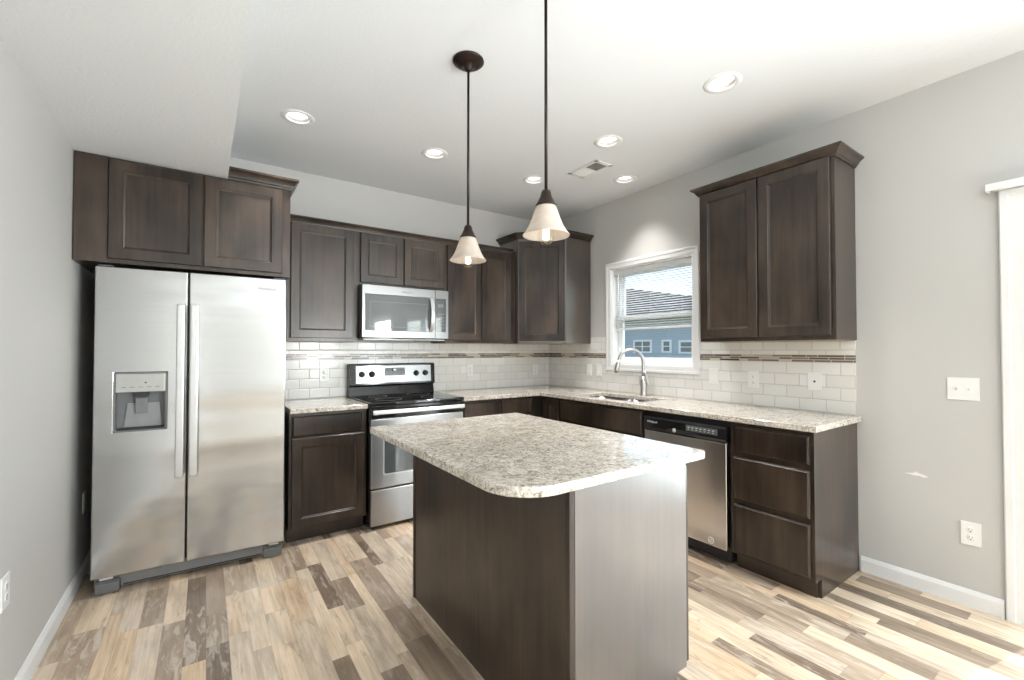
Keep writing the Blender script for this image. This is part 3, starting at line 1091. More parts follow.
MB().box(SEAM - 0.005, SEAM + 0.005, -0.63, -0.600, DZ0 + 0.01, DZT - 0.01).build('door_gasket', M['black_matte'], fr)
for nm, x0, x1, par in (('handle', SEAM - 0.051, SEAM - 0.012, fdoor), ('handle', SEAM + 0.012, SEAM + 0.053, rdoor)):
    h = MB()
    h.box(x0, x1, -FD - 0.062, -FD - 0.036, 0.588, 1.566, 0.007, 3)
    for z in (0.60, 1.528):
        h.box(x0 + 0.004, x1 - 0.004, -FD - 0.04, -FD + 0.001, z, z + 0.028, 0.004)
    h.build(nm, M['handle'], par)
# dispenser
dp = MB()
ro, ri = rounded_rect(DX0 - 0.002, DX1 + 0.002, DPZ0 - 0.002, DPZ1 + 0.002, 0.016), rounded_rect(DX0 + 0.006, DX1 - 0.006, DPZ0 + 0.006, DPZ1 - 0.006, 0.012)
for (A, ya, B, yb) in ((ro, -FD + 0.004, ro, -FD - 0.002), (ro, -FD - 0.002, ri, -FD - 0.002), (ri, -FD - 0.002, ri, -FD + 0.05)):
    n = len(A)
    va = [dp.bm.verts.new((p[0], ya, p[1])) for p in A]
    vb = [dp.bm.verts.new((p[0], yb, p[1])) for p in B]
    for k in range(n):
        dp.bm.faces.new((va[k], va[(k + 1) % n], vb[(k + 1) % n], vb[k]))
dp.box(DX0, DX1, -0.6035, -0.602, DPZ0, DPZ1)
dsp = dp.build('dispenser', M['grey_plastic'], fdoor)
MB().box(DX0 + 0.007, DX1 - 0.007, -FD - 0.003, -0.605, 1.075, DPZ1 - 0.007, 0.003).build('control_panel', M['panel_grey'], dsp)
mk = MB()
for k in range(5):
    mk.box(DX0 + 0.03 + k * 0.036, DX0 + 0.050 + k * 0.036, -FD - 0.0036, -FD - 0.0028, 1.101, 1.1035)
mk.box(DX0 + 0.128, DX0 + 0.138, -FD - 0.0036, -FD - 0.0028, 1.122, 1.130)
mk.build('control_marks', M['badge'], dsp)
MB().prism([(DX0 + 0.035, DPZ0 + 0.016), (DX1 - 0.025, DPZ0 + 0.016), (DX1 - 0.035, 1.01), (DX0 + 0.05, 1.01)], 'y', -0.616, -0.604, 0.002).build('back_plate', M['mid_grey'], dsp)
pd = MB()
pd.prism([(DX0 + 0.075, 1.074), (DX1 - 0.075, 1.074), (DX1 - 0.085, 1.045), (DX0 + 0.085, 1.045)], 'y', -0.652, -0.606, 0.003)
pd.build('spout_housing', M['black_matte'], dsp)
MB().prism([(DX0 + 0.088, 1.04), (DX1 - 0.088, 1.04), (DX1 - 0.086, 0.955), (DX0 + 0.086, 0.955)], 'y', -0.640, -0.632, 0.003).build('paddle', M['grey_plastic'], dsp)
MB().box(DX0 + 0.012, DX1 - 0.012, -FD + 0.006, -0.605, DPZ0 + 0.007, DPZ0 + 0.015, 0.002).build('drip_tray', M['black_matte'], dsp)
text_mesh('badge', 'Whirlpool', 0.024, M['badge'], rdoor, (0.800, -FD - 0.0008, 1.690), (PI / 2, 0, 0), 0.25)
# base grille and feet covers
gb = MB().box(0.02, FW - 0.02, -0.606, -0.58, 0.012, 0.090, 0.003).build('base_grille', M['mid_grey'], fr)
MB().box(0.125, FW - 0.125, -0.6075, -0.604, 0.017, 0.024, 0.0008).build('grille_slot', M['black_matte'], gb)
MB().box(0.16, 0.30, -0.613, -0.60, 0.034, 0.088, 0.004).build('grille_cover', M['mid_grey'], fr)
for a, b in ((0.012, 0.115), (FW - 0.115, FW - 0.012)):
    f = MB()
    f.box(a, b, -0.640, -0.56, 0.0, 0.058, 0.008, 3)
    f.box(a + 0.004, b - 0.004, -0.636, -0.56, 0.060, 0.066, 0.002)
    f.build('foot_cover', M['grey_plastic'], fr)
for a in (0.03, FW - 0.085):
    MB().box(a, a + 0.055, -0.630, -0.598, 0.070, 0.0915, 0.003).build('hinge_bracket', M['white_plastic'], fr)
for a in (0.008, FW - 0.07):
    MB().box(a, a + 0.06, -0.645, -0.55, 1.758, 1.766, 0.003).build('hinge_cap', M['grey_plastic'], fr)

# ------------------------------------------------------------------ range
rg = thing('range', 'freestanding stainless electric range with a black glass cooktop, under the microwave', 'range', (-2.2225, -0.012, 0))
W = 0.768
MB().box(0.003, W - 0.003, -0.620, -0.03, 0.045, 0.895, 0.003).build('body', M['black'], rg)
ct = MB()
ct.box(0.0, W, -0.655, -0.03, 0.896, 0.922, 0.007, 3)
cto = ct.build('cooktop', M['cooktop'], rg)
for (bx, by, br) in ((0.2, -0.47, 0.10), (0.56, -0.47, 0.085), (0.2, -0.20, 0.075), (0.56, -0.20, 0.10)):
    MB().lathe([(br - 0.0025, 0.9222), (br - 0.0025, 0.9226), (br, 0.9226), (br, 0.9222)], (bx, by, 0), n=40, close=True).build('burner_ring', M['grey_plastic'], cto)
# backguard
bg = MB()
bg.prism([(-0.075, 0.915), (-0.055, 1.000), (-0.078, 1.000), (-0.090, 1.012), (-0.080, 1.178), (-0.060, 1.190), (0.0, 1.190), (0.0, 0.915)], 'x', 0.0, W, 0.003)
bgo = bg.build('backguard', M['black'], rg)
MB().prism([(-0.093, 1.026), (-0.0835, 1.170), (-0.080, 1.170), (-0.089, 1.026)], 'x', 0.052, W - 0.040, 0.001).build('control_panel', M['steel_panel'], bgo)
for kx in (0.100, 0.186, 0.585, 0.672):
    kn = MB()
    kn.lathe([(0, 0.0), (0.0255, 0.0), (0.0255, -0.004), (0.0225, -0.007), (0.019, -0.024), (0.0165, -0.027), (0, -0.027)], axis='y', n=28)
    kn.box(-0.0045, 0.0045, -0.033, -0.02, -0.019, 0.019, 0.002)
    kn.build('knob', M['black_matte'], bgo, loc=(kx, -0.089, 1.100), rot=(R(-3.5), 0, 0))
dis = MB().prism([(-0.0945, 1.085), (-0.0900, 1.152), (-0.086, 1.152), (-0.090, 1.085)], 'x', 0.298, 0.478, 0.001).build('display_panel', M['grey_plastic'], bgo)
MB().prism([(-0.0955, 1.122), (-0.0935, 1.147), (-0.090, 1.147), (-0.092, 1.122)], 'x', 0.358, 0.412).build('clock_window', M['black'], dis)
MB().prism([(-0.0962, 1.128), (-0.0950, 1.142), (-0.094, 1.142), (-0.0952, 1.128)], 'x', 0.372, 0.396).build('clock_digits', M['display'], dis)
bt = MB()
for rr_ in range(2):
    for k in range(6):
        if 1 < k < 4 and rr_ == 1: continue
        z = 1.095 + rr_ * 0.017
        yy = -0.0945 + (z - 1.085) * 0.067 - 0.0006
        bt.box(0.308 + k * 0.028, 0.326 + k * 0.028, yy - 0.0006, yy + 0.002, z, z + 0.008)
bt.build('buttons', M['mid_grey'], dis)
# oven door
od = MB()
OX0, OX1, OZ0, OZ1 = 0.104, W - 0.104, 0.395, 0.700
od.grid_slab([0.006, OX0, OX1, W - 0.006], [0.294, OZ0, OZ1, 0.800], lambda i, j: i == 1 and j == 1, 'y', -0.655, -0.622)
odo = od.build('oven_door', M['steel_flat'], rg, bevel=0.006, seg=3)
ring = MB()
pa, pb = rounded_rect(OX0 - 0.010, OX1 + 0.010, OZ0 - 0.010, OZ1 + 0.010, 0.022), rounded_rect(OX0, OX1, OZ0, OZ1, 0.016)
for (A, ya, B, yb) in ((pa, -0.654, pa, -0.658), (pa, -0.658, pb, -0.658), (pb, -0.658, pb, -0.640)):
    va = [ring.bm.verts.new((p[0], ya, p[1])) for p in A]
    vb = [ring.bm.verts.new((p[0], yb, p[1])) for p in B]
    for k in range(len(A)):
        ring.bm.faces.new((va[k], va[(k + 1) % len(A)], vb[(k + 1) % len(A)], vb[k]))
ring.build('window_trim', M['handle'], odo)
MB().box(OX0 - 0.004, OX1 + 0.004, -0.650, -0.640, OZ0 - 0.004, OZ1 + 0.004).build('oven_window', M['dark_glass'], odo)
hb = MB()
hb.box(0.008, W - 0.016, -0.700, -0.684, 0.838, 0.868, 0.005, 3)
for x in (0.02, W - 0.05):
    hb.box(x, x + 0.03, -0.69, -0.652, 0.834, 0.862, 0.004)
hb.build('handle', M['handle'], odo)
MB().box(0.006, W - 0.006, -0.645, -0.622, 0.803, 0.893, 0.003).build('vent_trim', M['black'], rg)
MB().box(0.006, W - 0.006, -0.658, -0.622, 0.026, 0.285, 0.006, 3).build('storage_drawer', M['steel_flat'], rg)
for x in (0.04, W - 0.07):
    for y in (-0.58, -0.08):
        MB().box(x, x + 0.03, y, y + 0.03, 0.0, 0.046).build('foot', M['black_matte'], rg)

# ------------------------------------------------------------------ microwave
mw = thing('microwave', 'stainless over-the-range microwave with dark window, hung under the short cabinet', 'microwave', (-2.212 + 0.002, -0.012, 1.398))
MW, MH = 0.742, 0.426
MB().box(0.0, MW, -0.368, 0, 0.0, MH - 0.001, 0.003).build('body', M['black'], mw)
DW = 0.606
fz0, fz1, gz0, gz1 = 0.008, 0.422, 0.064, 0.350
mdoor = MB()
mdoor.grid_slab([0.0, 0.026, DW - 0.052 + 0.034, DW + 0.012], [fz0, gz0, gz1, fz1], lambda i, j: i == 1 and j == 1, 'y', -0.390, -0.369)
mdo = mdoor.build('door', M['steel_panel'], mw, bevel=0.003)
MB().box(0.024, DW - 0.016, -0.386, -0.372, gz0 - 0.002, gz1 + 0.002).build('window', M['dark_glass'], mdo)
win_in = MB()
for (a, b, c, d) in ((0.062, DW - 0.06, gz0 + 0.03, gz0 + 0.033), (0.062, DW - 0.06, gz1 - 0.058, gz1 - 0.055), (0.062, 0.065, gz0 + 0.03, gz1 - 0.055), (DW - 0.063, DW - 0.06, gz0 + 0.03, gz1 - 0.055)):
    win_in.box(a, b, -0.3866, -0.3855, c, d)
win_in.build('window_border', M['grey_plastic'], mdo)
cp = MB()
cp.grid_slab([DW + 0.014, DW + 0.016, MW - 0.022, MW], [fz0, gz0, gz1, fz1], lambda i, j: i == 1 and j == 1, 'y', -0.390, -0.369)
cpo = cp.build('control_frame', M['steel_panel'], mw, bevel=0.002)
MB().box(DW + 0.015, MW - 0.020, -0.387, -0.372, gz0 - 0.002, gz1 + 0.002).build('control_panel', M['dark_glass'], cpo)
kp = MB()
MB().box(DW + 0.038, DW + 0.090, -0.3878, -0.3865, gz1 - 0.075, gz1 - 0.045).build('clock_display', M['grey_plastic'], cpo)
for i in range(3):
    for j in range(5):
        kp.box(DW + 0.040 + i * 0.022, DW + 0.054 + i * 0.022, -0.3876, -0.3866, gz0 + 0.03 + j * 0.03, gz0 + 0.040 + j * 0.03)
kp.build('keypad', M['grey_plastic'], cpo)
hp = []
for k in range(11):
    a = k / 10
    hp.append((DW - 0.024, -0.392 - 0.040 * math.sin(PI * a) ** 0.7 if 0 < a < 1 else -0.388, gz0 + 0.000 + a * (gz1 - gz0)))
hm = MB()
for i in range(10):
    p, q = hp[i], hp[i + 1]
    d = 0.009
    vs = [hm.bm.verts.new(v) for v in ((p[0] - 0.015, p[1], p[2]), (p[0] + 0.015, p[1], p[2]), (q[0] + 0.015, q[1], q[2]), (q[0] - 0.015, q[1], q[2]),
                                       (p[0] - 0.015, p[1] + d, p[2]), (p[0] + 0.015, p[1] + d, p[2]), (q[0] + 0.015, q[1] + d, q[2]), (q[0] - 0.015, q[1] + d, q[2]))]
    for qd in ((0, 1, 2, 3), (7, 6, 5, 4), (0, 4, 5, 1), (1, 5, 6, 2), (2, 6, 7, 3), (3, 7, 4, 0)):
        hm.bm.faces.new([vs[i_] for i_ in qd]).smooth = False
bmesh.ops.remove_doubles(hm.bm, verts=hm.bm.verts[:], dist=1e-5)
hm.build('handle', M['handle'], mdo)
text_mesh('badge', 'Whirlpool', 0.021, M['badge'], mdo, (0.365, -0.3905, 0.383), (PI / 2, 0, 0), 0.25)
mk = MB()
for k in range(7):
    mk.box(0.47 + k * 0.018, 0.482 + k * 0.018, -0.3905, -0.3895, 0.032, 0.0335)
mk.build('panel_marks', M['mid_grey'], mdo)
vg = MB()
vg.box(0.02, MW - 0.02, -0.36, -0.02, -0.012, 0.001, 0.003)
vg.build('vent_base', M['panel_grey'], mw)
MB().box(0.50, 0.66, -0.355, -0.20, -0.016, -0.011, 0.002).build('vent_filter', M['black_matte'], mw)

# ------------------------------------------------------------------ dishwasher
dw = thing('dishwasher', 'stainless dishwasher with a black control panel between sink and drawers', 'dishwasher', (0, -1.818, 0), -PI / 2)
WW = 0.615
MB().box(0.004, WW - 0.004, -0.585, -0.02, 0.02, 0.868, 0.003).build('tub', M['black_matte'], dw)
MB().box(0.006, WW - 0.006, -0.632, -0.588, 0.098, 0.744, 0.008, 3).build('door', M['steel_up'], dw)
pn = MB()
pn.prism([(-0.588, 0.747), (-0.628, 0.747), (-0.640, 0.765), (-0.640, 0.828), (-0.630, 0.842), (-0.588, 0.842)], 'x', 0.004, WW - 0.004, 0.003)
pno = pn.build('control_panel', M['black'], dw)
gr = MB()
gr.prism([(0.19, 0.765), (0.225, 0.757), (0.39, 0.757), (0.425, 0.765), (0.40, 0.778), (0.215, 0.778)], 'y', -0.6415, -0.638, 0.001)
gr.build('grip_pocket', M['black_matte'], pno)
MB().lathe([(0, -0.648), (0.011, -0.648), (0.0135, -0.644), (0.0135, -0.638), (0, -0.638)], (0.258, 0, 0.772), 'y', n=22).build('latch_button', M['panel_grey'], pno)
dm = MB()
dm.box(0.345, 0.56, -0.6412, -0.6395, 0.784, 0.822, 0.0005)
dm.build('key_strip', M['dark_glass'], pno)
km = MB()
for k in range(7):
    km.box(0.358 + k * 0.028, 0.372 + k * 0.028, -0.642, -0.641, 0.806, 0.810)
    km.box(0.360 + k * 0.028, 0.366 + k * 0.028, -0.642, -0.641, 0.793, 0.797)
km.build('key_marks', M['badge_light'], pno)
text_mesh('badge', 'Whirlpool', 0.020, M['badge_light'], pno, (0.080, -0.6406, 0.806), (PI / 2, 0, 0), 0.25)
bdg = MB()
bdg.lathe([(0.016, -0.633), (0.016, -0.6305), (0.020, -0.6305), (0.020, -0.633)], (0.507, 0, 0.132), 'y', n=30, close=True)
bdg.box(0.5055, 0.5085, -0.633, -0.631, 0.130, 0.142)
bdg.lathe([(0.0075, -0.633), (0.0075, -0.6315), (0.0095, -0.6315), (0.0095, -0.633)], (0.507, 0, 0.131), 'y', n=20, close=True)
bdg.build('round_badge', M['badge_light'], dw)
MB().box(0.01, WW - 0.01, -0.560, -0.545, 0.012, 0.10).build('toe_panel', M['black_matte'], dw)
for x in (0.03, WW - 0.05):
    MB().lathe([(0, 0), (0.014, 0), (0.014, 0.008), (0.006, 0.010), (0.006, 0.03), (0, 0.03)], (x, -0.5, 0), n=14).build('foot', M['black_matte'], dw)

# ------------------------------------------------------------------ island
isl = thing('kitchen_island', 'dark wood kitchen island standing alone in the middle of the floor', 'island', (-1.98, -2.25, 0))
IX0, IX1, IY0, IY1 = -2.287 + 1.98, -1.697 + 1.98, -2.863 + 2.25, -1.639 + 2.25
TX = IX1 - 0.062
ip = MB()
ip.prism([(IX0 + 0.006, 0), (TX, 0), (TX, 0.105), (IX1, 0.105), (IX1, BZ), (IX0 + 0.006, BZ)], 'y', IY0, IY1, 0.001)
ip.build('body', M['wood'], isl)
MB().prism([(IX0 + 0.018, 0.001), (TX - 0.001, 0.001), (TX - 0.001, 0.106), (IX1, 0.106), (IX1, BZ), (IX0 + 0.018, BZ)], 'y', IY0 - 0.003, IY0 - 0.0002, 0.0008).build('end_panel', M['lacquer'], isl)
MB().box(IX0, IX0 + 0.006, IY0 + 0.02, IY1 - 0.02, 0.0, BZ).build('back_panel', M['wood'], isl)
for y in (IY0 - 0.003, IY1 - 0.019):
    MB().box(IX0 - 0.005, IX0 + 0.017, y, y + 0.022, 0, BZ, 0.003).build('corner_trim', M['wood'], isl)
MB().box(TX - 0.0, TX + 0.004, IY0 + 0.005, IY1 - 0.005, 0, 0.104).build('toe_kick', M['toe'], isl)
irot = PI / 2
MB().box(IX1, IX1 + 0.0085, IY0 + 0.007, IY1 - 0.007, 0.106, BZ - 0.002).build('shadow_gap_strip', M['toe'], isl)  # strip added in the gap to stand for the shadow line behind the fronts
for k in range(2):
    a = IY0 + 0.006 + k * 0.608
    # fronts face +x towards the sink
    d1 = slab_front(isl, 'drawer', 0, 0.596, 0.724, 0.861, 0)
    d1.location = (IX1 + 0.009, a, 0.724)
    d1.rotation_euler = (0, 0, irot)
    for q in range(2):
        o = front(isl, 'door', 0, 0.295, 0, 0.596, 0, loc=(IX1 + 0.009, a + q * 0.301, 0.116), rot=irot)
it = thing('worktop', 'island worktop of speckled granite with rounded corners', 'worktop', (-2.06, -2.25, CT - CTH), group='granite worktops')
def rounded(x0, x1, y0, y1, rs, n=8):
    pts = []
    for cx, cy, r_, a0 in ((x1, y1, rs[0], 0), (x0, y1, rs[1], 90), (x0, y0, rs[2], 180), (x1, y0, rs[3], 270)):
        ox = cx - r_ if a0 in (0, 270) else cx + r_
        oy = cy - r_ if a0 in (0, 90) else cy + r_
        for k in range(n + 1):
            a = R(a0 + 90 * k / n)
            pts.append((ox + r_ * math.cos(a), oy + r_ * math.sin(a)))
    return pts
MB().prism(rounded(-2.517 + 2.06, -1.597 + 2.06, -2.893 + 2.25, -1.608 + 2.25, (0.02, 0.02, 0.16, 0.02)), 'z', 0, CTH, 0.006, 3).build('slab', M['granite'], it)

# ------------------------------------------------------------------ pendants
def pendant(label, x, y, zr):
    t = thing('pendant_lamp', label, 'pendant lamp', (x, y, zr), group='pendant lamps over the island')
    top = H - zr
    MB().lathe([(0, top), (0.076, top), (0.078, top - 0.006), (0.072, top - 0.012), (0.064, top - 0.014), (0.058, top - 0.022), (0.044, top - 0.025),
                (0.024, top - 0.030), (0.018, top - 0.048), (0.010, top - 0.056), (0, top - 0.056)], n=40).build('canopy', M['bronze'], t)
    MB().tube([(0, 0, 0.165), (0, 0, top - 0.05)], 0.0062, 12).build('rod', M['bronze'], t)
    MB().lathe([(0, 0.175), (0.016, 0.172), (0.020, 0.160), (0.022, 0.150), (0.036, 0.122), (0.040, 0.116), (0.040, 0.110), (0, 0.110)], n=32).build('socket_cap', M['bronze'], t)
    prof = [(0.033, 0.116), (0.038, 0.110), (0.0425, 0.100), (0.0475, 0.086), (0.055, 0.063), (0.0665, 0.035), (0.0785, 0.014), (0.090, 0.001)]
    inner = [(r_ - 0.004, z) for r_, z in prof[::-1]]
    sh = MB().lathe(prof + [(0.0892, -0.002)] + inner, n=48).build('lamp_shade', M['shade'], t)
    sh['label'] = 'frosted white bell shade'
    b = MB().lathe([(0.013, 0.105), (0.013, 0.062), (0.020, 0.042), (0.0285, 0.016), (0.0305, -0.002), (0.027, -0.020), (0.017, -0.032), (0, -0.036)], n=28).build('bulb', M['bulb'], t)
    fm = MB()
    for k in range(6):
        a = 2 * PI * k / 6
        fm.tube([(0.011 * math.cos(a), 0.011 * math.sin(a), -0.014), (0.010 * math.cos(a), 0.010 * math.sin(a), 0.026)], 0.0026, 8)
    fm.lathe([(0, -0.017), (0.009, -0.016), (0.011, -0.013), (0.011, -0.010), (0, -0.010)], n=16)
    fm.build('filament', M['filament'], b)
    d = bpy.data.lights.new('bulb_light', 'POINT')
    d.energy = 0.12
    d.color = (1.0, 0.83, 0.62)
    d.shadow_soft_size = 0.02
    o = bpy.data.objects.new('bulb_light', d)
    COL.objects.link(o)
    o.location = (0, 0, 0.055)
    o.parent = t
    return t
pendant('bronze rod pendant lamp whose round canopy shows on the ceiling', -2.147, -1.972, 1.748)
pendant('bronze rod pendant lamp over the near part of the island, rod running out of frame', -2.142, -2.573, 1.744)

# ------------------------------------------------------------------ recessed lights
CAN_LABEL = ['white recessed ceiling light in front of the refrigerator cabinet, by the dropped ceiling',
             'white recessed ceiling light above the range, behind the pendant with the canopy',
             'white recessed ceiling light closest to the diagonal corner cabinet',
             'white recessed ceiling light closest to the window wall, above the sink',
             'white recessed ceiling light just in front of the ceiling vent',
             'biggest-looking white recessed ceiling light, near the heavy-crowned wall cabinet']
first = None
for (x, y), lb in zip(CANS, CAN_LABEL):
    if first is None:
        t = thing('recessed_light', lb, 'ceiling light', (x, y, H), group='recessed ceiling lights')
        MB().lathe([(CAN_R - 0.001, 0.004), (CAN_R - 0.001, -0.003), (CAN_R + 0.006, -0.006), (CAN_R + 0.026, -0.004), (CAN_R + 0.030, 0.0), (CAN_R + 0.030, 0.001), (CAN_R, 0.004)], n=40, close=True).build('trim_ring', M['white_plastic'], t)
        MB().lathe([(CAN_R - 0.001, 0.002), (CAN_R - 0.010, 0.060), (CAN_R - 0.008, 0.062), (CAN_R, 0.003)], n=40, close=True).build('baffle', M['white_plastic'], t)
        MB().lathe([(0, 0.026), (CAN_R - 0.0055, 0.026), (CAN_R - 0.0055, 0.030), (0, 0.030)], n=40).build('lens', M['can_lens'], t)
        sd = bpy.data.lights.new('can_light', 'SPOT')
        sd.energy = 52
        sd.spot_size = R(92)
        sd.spot_blend = 1.0
        sd.color = (1.0, 0.98, 0.955)
        sd.shadow_soft_size = 0.05
        so = bpy.data.objects.new('can_light', sd)
        COL.objects.link(so)
        so.location = (0, 0, 0.0)
        so.parent = t
        first = t
    else:
        t = copy_tree(first)
        t.location = (x, y, H)
        t['label'] = lb

# ceiling vent
vt = thing('ceiling_vent', 'white louvred air vent in the ceiling near the window', 'vent', (-0.71, -1.37, H))
vf = MB()
for (a, b, c, d) in ((-0.09, -0.062, -0.16, 0.16), (0.062, 0.09, -0.16, 0.16), (-0.09, 0.09, -0.16, -0.13), (-0.09, 0.09, 0.13, 0.16)):
    vf.box(a, b, c, d, -0.008, 0.0, 0.003)
vf.build('frame', M['white_plastic'], vt)
MB().box(-0.064, 0.064, -0.132, 0.132, -0.0015, -0.0005).build('backing', M['slot'], vt)
MB().box(-0.062, 0.062, -0.006, 0.006, -0.0075, -0.001, 0.001).build('divider', M['white_plastic'], vt)
for y0, tilt in ((-0.128, -1), (0.010, 1)):
    vl = MB()
    for k in range(8):
        y = y0 + 0.007 + k * 0.0148
        if tilt > 0:
            vl.prism([(y - 0.0045, -0.0012), (y - 0.0035, -0.0008), (y + 0.0015, -0.0075), (y + 0.0005, -0.0079)], 'x', -0.061, 0.061)
        else:
            vl.prism([(y + 0.0072, -0.0012), (y + 0.0062, -0.0008), (y - 0.0068, -0.0068), (y - 0.0058, -0.0074)], 'x', -0.061, 0.061)
    vl.build('louvre_bank', M['white_plastic'], vt)

# ------------------------------------------------------------------ outlets and switches (front towards local -y)
def plate(label, x, y, z, rz, kind, w=0.072, h=0.116, name=None):
    nm = {'outlet': 'wall_outlet', 'gfci': 'wall_outlet', 'rocker': 'light_switch', 'toggle2': 'light_switch', 'coax': 'cable_outlet', 'blank': 'light_switch'}[kind]
    cat = {'outlet': 'outlet', 'gfci': 'outlet', 'coax': 'outlet'}.get(kind, 'switch')
    t = thing(nm, label, cat, (x, y, z), rz, group='wall plates')
    MB().box(-w / 2, w / 2, -0.006, 0, -h / 2, h / 2, 0.0025, 3).build('cover_plate', M['white_plastic'], t)
    if kind in ('outlet', 'gfci'):
        for s in (-1, 1):
            r_ = MB().lathe([(0, -0.0078), (0.0135, -0.0078), (0.0155, -0.0068), (0.0155, -0.004), (0, -0.004)], (0, 0, s * 0.0195), 'y', n=22).build('receptacle', M['white_plastic'], t)
            sl = MB()
            sl.box(-0.0065, -0.0045, -0.0084, -0.0074, s * 0.0195 - 0.001, s * 0.0195 + 0.007)
            sl.box(0.0045, 0.0065, -0.0084, -0.0074, s * 0.0195 - 0.001, s * 0.0195 + 0.007)
            sl.lathe([(0, -0.0084), (0.0026, -0.0084), (0.0026, -0.0074), (0, -0.0074)], (0, 0, s * 0.0195 - 0.0075), 'y', n=12)
            sl.build('slots', M['slot'], r_)
    elif kind == 'rocker':
        MB().prism([(-0.005, -0.033), (-0.010, -0.033), (-0.0065, 0.033), (-0.005, 0.033)], 'x', -0.0165, 0.0165, 0.001).build('rocker', M['white_plastic'], t)
    elif kind == 'toggle2':
        for s in (-1, 1):
            MB().box(s * 0.023 - 0.005, s * 0.023 + 0.005, -0.0068, -0.005, -0.012, 0.012).build('toggle_slot', M['white_plastic'], t)
            MB().prism([(-0.005, -0.007), (-0.016, 0.004), (-0.016, 0.010), (-0.005, 0.006)], 'x', s * 0.023 - 0.0035, s * 0.023 + 0.0035, 0.001).build('toggle', M['white_plastic'], t)
    elif kind == 'coax':
        MB().lathe([(0, -0.014), (0.004, -0.014), (0.0045, -0.008), (0.007, -0.007), (0.007, -0.005), (0, -0.005)], (0, 0, 0), 'y', n=16).build('connector', M['slot'], t)
    return t
S = -TT
plate('white outlet in the backsplash between refrigerator and range', -2.402, S, 1.106, 0, 'outlet')
plate('white outlet in the backsplash just past the range, behind the island', -1.030, S, 1.106, 0, 'outlet')
plate('white outlet in the tiled inner corner, above the corner worktop', -0.205, S, 1.090, 0, 'outlet')
plate('white rocker switch plate by the window, the one nearer the inner corner', S, -0.655, 1.106, -PI / 2, 'rocker')
plate('white rocker switch plate by the window, the one nearer the faucet', S, -0.790, 1.106, -PI / 2, 'rocker')
plate('white rocker switch plate just beside the window, above the dishwasher end nearer the sink', S, -1.985, 1.106, -PI / 2, 'rocker')
plate('white outlet in the window-wall backsplash above the dishwasher', S, -2.284, 1.098, -PI / 2, 'outlet')
plate('white cable outlet plate with one dark round jack above the drawers', S, -2.666, 1.106, -PI / 2, 'coax', 0.078, 0.114)
plate('white double toggle switch plate high on the bare grey wall', 0, -3.336, 1.106, -PI / 2, 'toggle2', 0.118, 0.116)
plate('white outlet low on the bare grey wall near the door casing', 0, -3.355, 0.372, -PI / 2, 'outlet', 0.074, 0.118)
plate('white outlet low on the wall facing the island, at the picture edge', XL, -1.592, 0.463, PI / 2, 'outlet', 0.076, 0.118)
plate('white outlet half hidden in the dark gap beside the refrigerator', XL, -0.36, 0.43, PI / 2, 'outlet')

# ------------------------------------------------------------------ window blind
vb = thing('window_blind', 'white horizontal slat blind half lowered in the kitchen window', 'blind', (0.04, (WY0 + WY1) / 2, 1.495))
bw = (WY1 - WY0) / 2 - 0.016
MB().box(-0.022, 0.022, -bw, bw, 0.527, 0.569, 0.003).build('headrail', M['blind'], vb)
sl = MB()
nsl = 24
for k in range(nsl):
    z = 0.030 + k * 0.0208
    q = [(-0.0125, 0.0024), (-0.006, 0.0028), (0, 0.0022), (0.006, 0.0006), (0.0125, -0.0024)]
    sl.prism([(a_, z + b_ + 0.0010) for a_, b_ in q] + [(a_, z + b_) for a_, b_ in q[::-1]], 'y', -bw, bw)
o = sl.build('slats', M['blind'], vb)
bm_ = o.data
# prism along y takes (x, z) pairs: already in place
MB().box(-0.013, 0.013, -bw, bw, 0.0, 0.018, 0.003).build('bottom_rail', M['blind'], vb)
for y in (-bw + 0.10, 0.0, bw - 0.10):
    MB().tube([(-0.014, y, 0.01), (-0.014, y, 0.54)], 0.0009, 6).build('ladder_cord', M['blind'], vb)
MB().tube([(-0.024, bw - 0.055, 0.54), (-0.024, bw - 0.055, -0.03)], 0.004, 8).build('tilt_wand', M['blind'], vb)

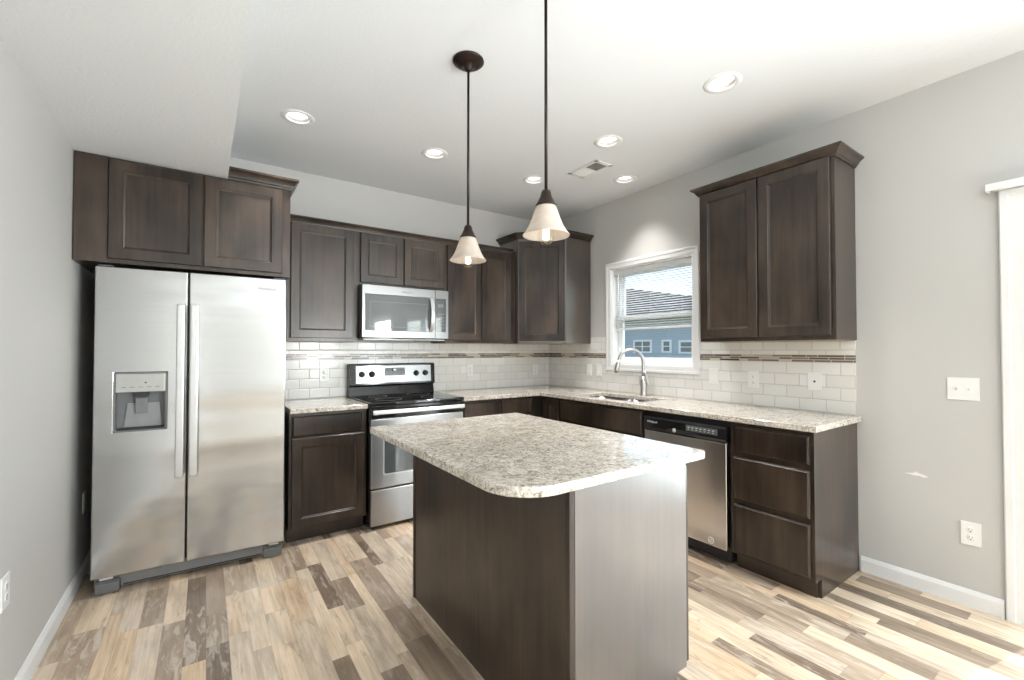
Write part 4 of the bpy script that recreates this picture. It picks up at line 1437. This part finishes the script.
# valance of the door's vertical blind
va = thing('blind_valance', 'white blind valance on the wall above the glass door', 'valance', (0, -4.46, 2.083))
vm = MB()
vm.box(-0.075, -0.063, -1.06, 1.024, 0.0, 0.034, 0.003, 3)
vm.box(-0.063, 0.0, 1.014, 1.024, 0.0, 0.034, 0.002)
vm.box(-0.063, 0.0, -1.06, -1.050, 0.0, 0.034, 0.002)
vm.build('front_board', M['white_plastic'], va)
MB().box(-0.058, -0.022, -1.04, 1.0, 0.004, 0.030, 0.003).build('track', M['white_plastic'], va)
for y in (-0.9, 0.0, 0.90):
    MB().box(-0.06, 0.0, y - 0.015, y + 0.015, 0.030, 0.036, 0.001).build('bracket', M['panel_grey'], va)

# ------------------------------------------------------------------ outdoors
gm = MB()
gm.box(0.16, 70, -60, 60, -0.55, -0.35)
gm.box(-60, XL - 0.16, -60, 60, -0.55, -0.35)
gm.box(XL - 0.16, 0.16, -60, YR - 0.2, -0.55, -0.35)
struct('ground', gm, M['ground'])
nh = thing('neighbor_house', 'blue-grey sided house with a grey shingle roof seen through the kitchen window', 'house', (16, 12, -0.35))
MB().box(0, 9, -7.2, 14, 0, 3.46).build('siding_wall', M['siding'], nh)
rf = MB()
E0 = [(-0.5, -7.42, 3.44), (9.5, -7.42, 3.44), (9.5, 14.5, 3.44), (-0.5, 14.5, 3.44)]
P1, P2 = (2.5, 2.845, 5.585), (2.5, 14.5, 5.585)
vs = [rf.bm.verts.new(p) for p in E0 + [P1, P2]]
for q in ((0, 4, 5, 3), (0, 1, 4), (1, 2, 5, 4), (2, 3, 5), (3, 2, 1, 0)):
    rf.bm.faces.new([vs[i] for i in q])
bmesh.ops.recalc_face_normals(rf.bm, faces=rf.bm.faces[:])
rf.build('roof', M['shingle'], nh)
MB().box(-0.56, -0.48, -7.45, 14.5, 3.26, 3.47, 0.01).build('gutter', M['trim'], nh)
def hwin(yc, wd, z0, z1, n):
    m = MB()
    m.box(-0.05, 0.02, yc - wd / 2 - 0.09, yc + wd / 2 + 0.09, z0 - 0.09, z1 + 0.09, 0.01)
    f = m.build('house_window', M['trim'], nh)
    p = MB()
    pw = wd / n
    for k in range(n):
        a = yc - wd / 2 + k * pw
        for (c, d) in ((z0, (z0 + z1) / 2 - 0.02), ((z0 + z1) / 2 + 0.02, z1)):
            p.box(-0.06, -0.045, a + 0.04, a + pw - 0.04, c, d)
    p.build('house_pane', M['house_glass'], f)
hwin(11.48 - 12, 1.05, 1.60, 2.12, 2)
hwin(9.98 - 12, 0.42, 1.62, 2.10, 1)
hwin(8.55 - 12, 1.30, 1.58, 2.05, 2)
hwin(14.6 - 12, 1.0, 1.60, 2.12, 2)
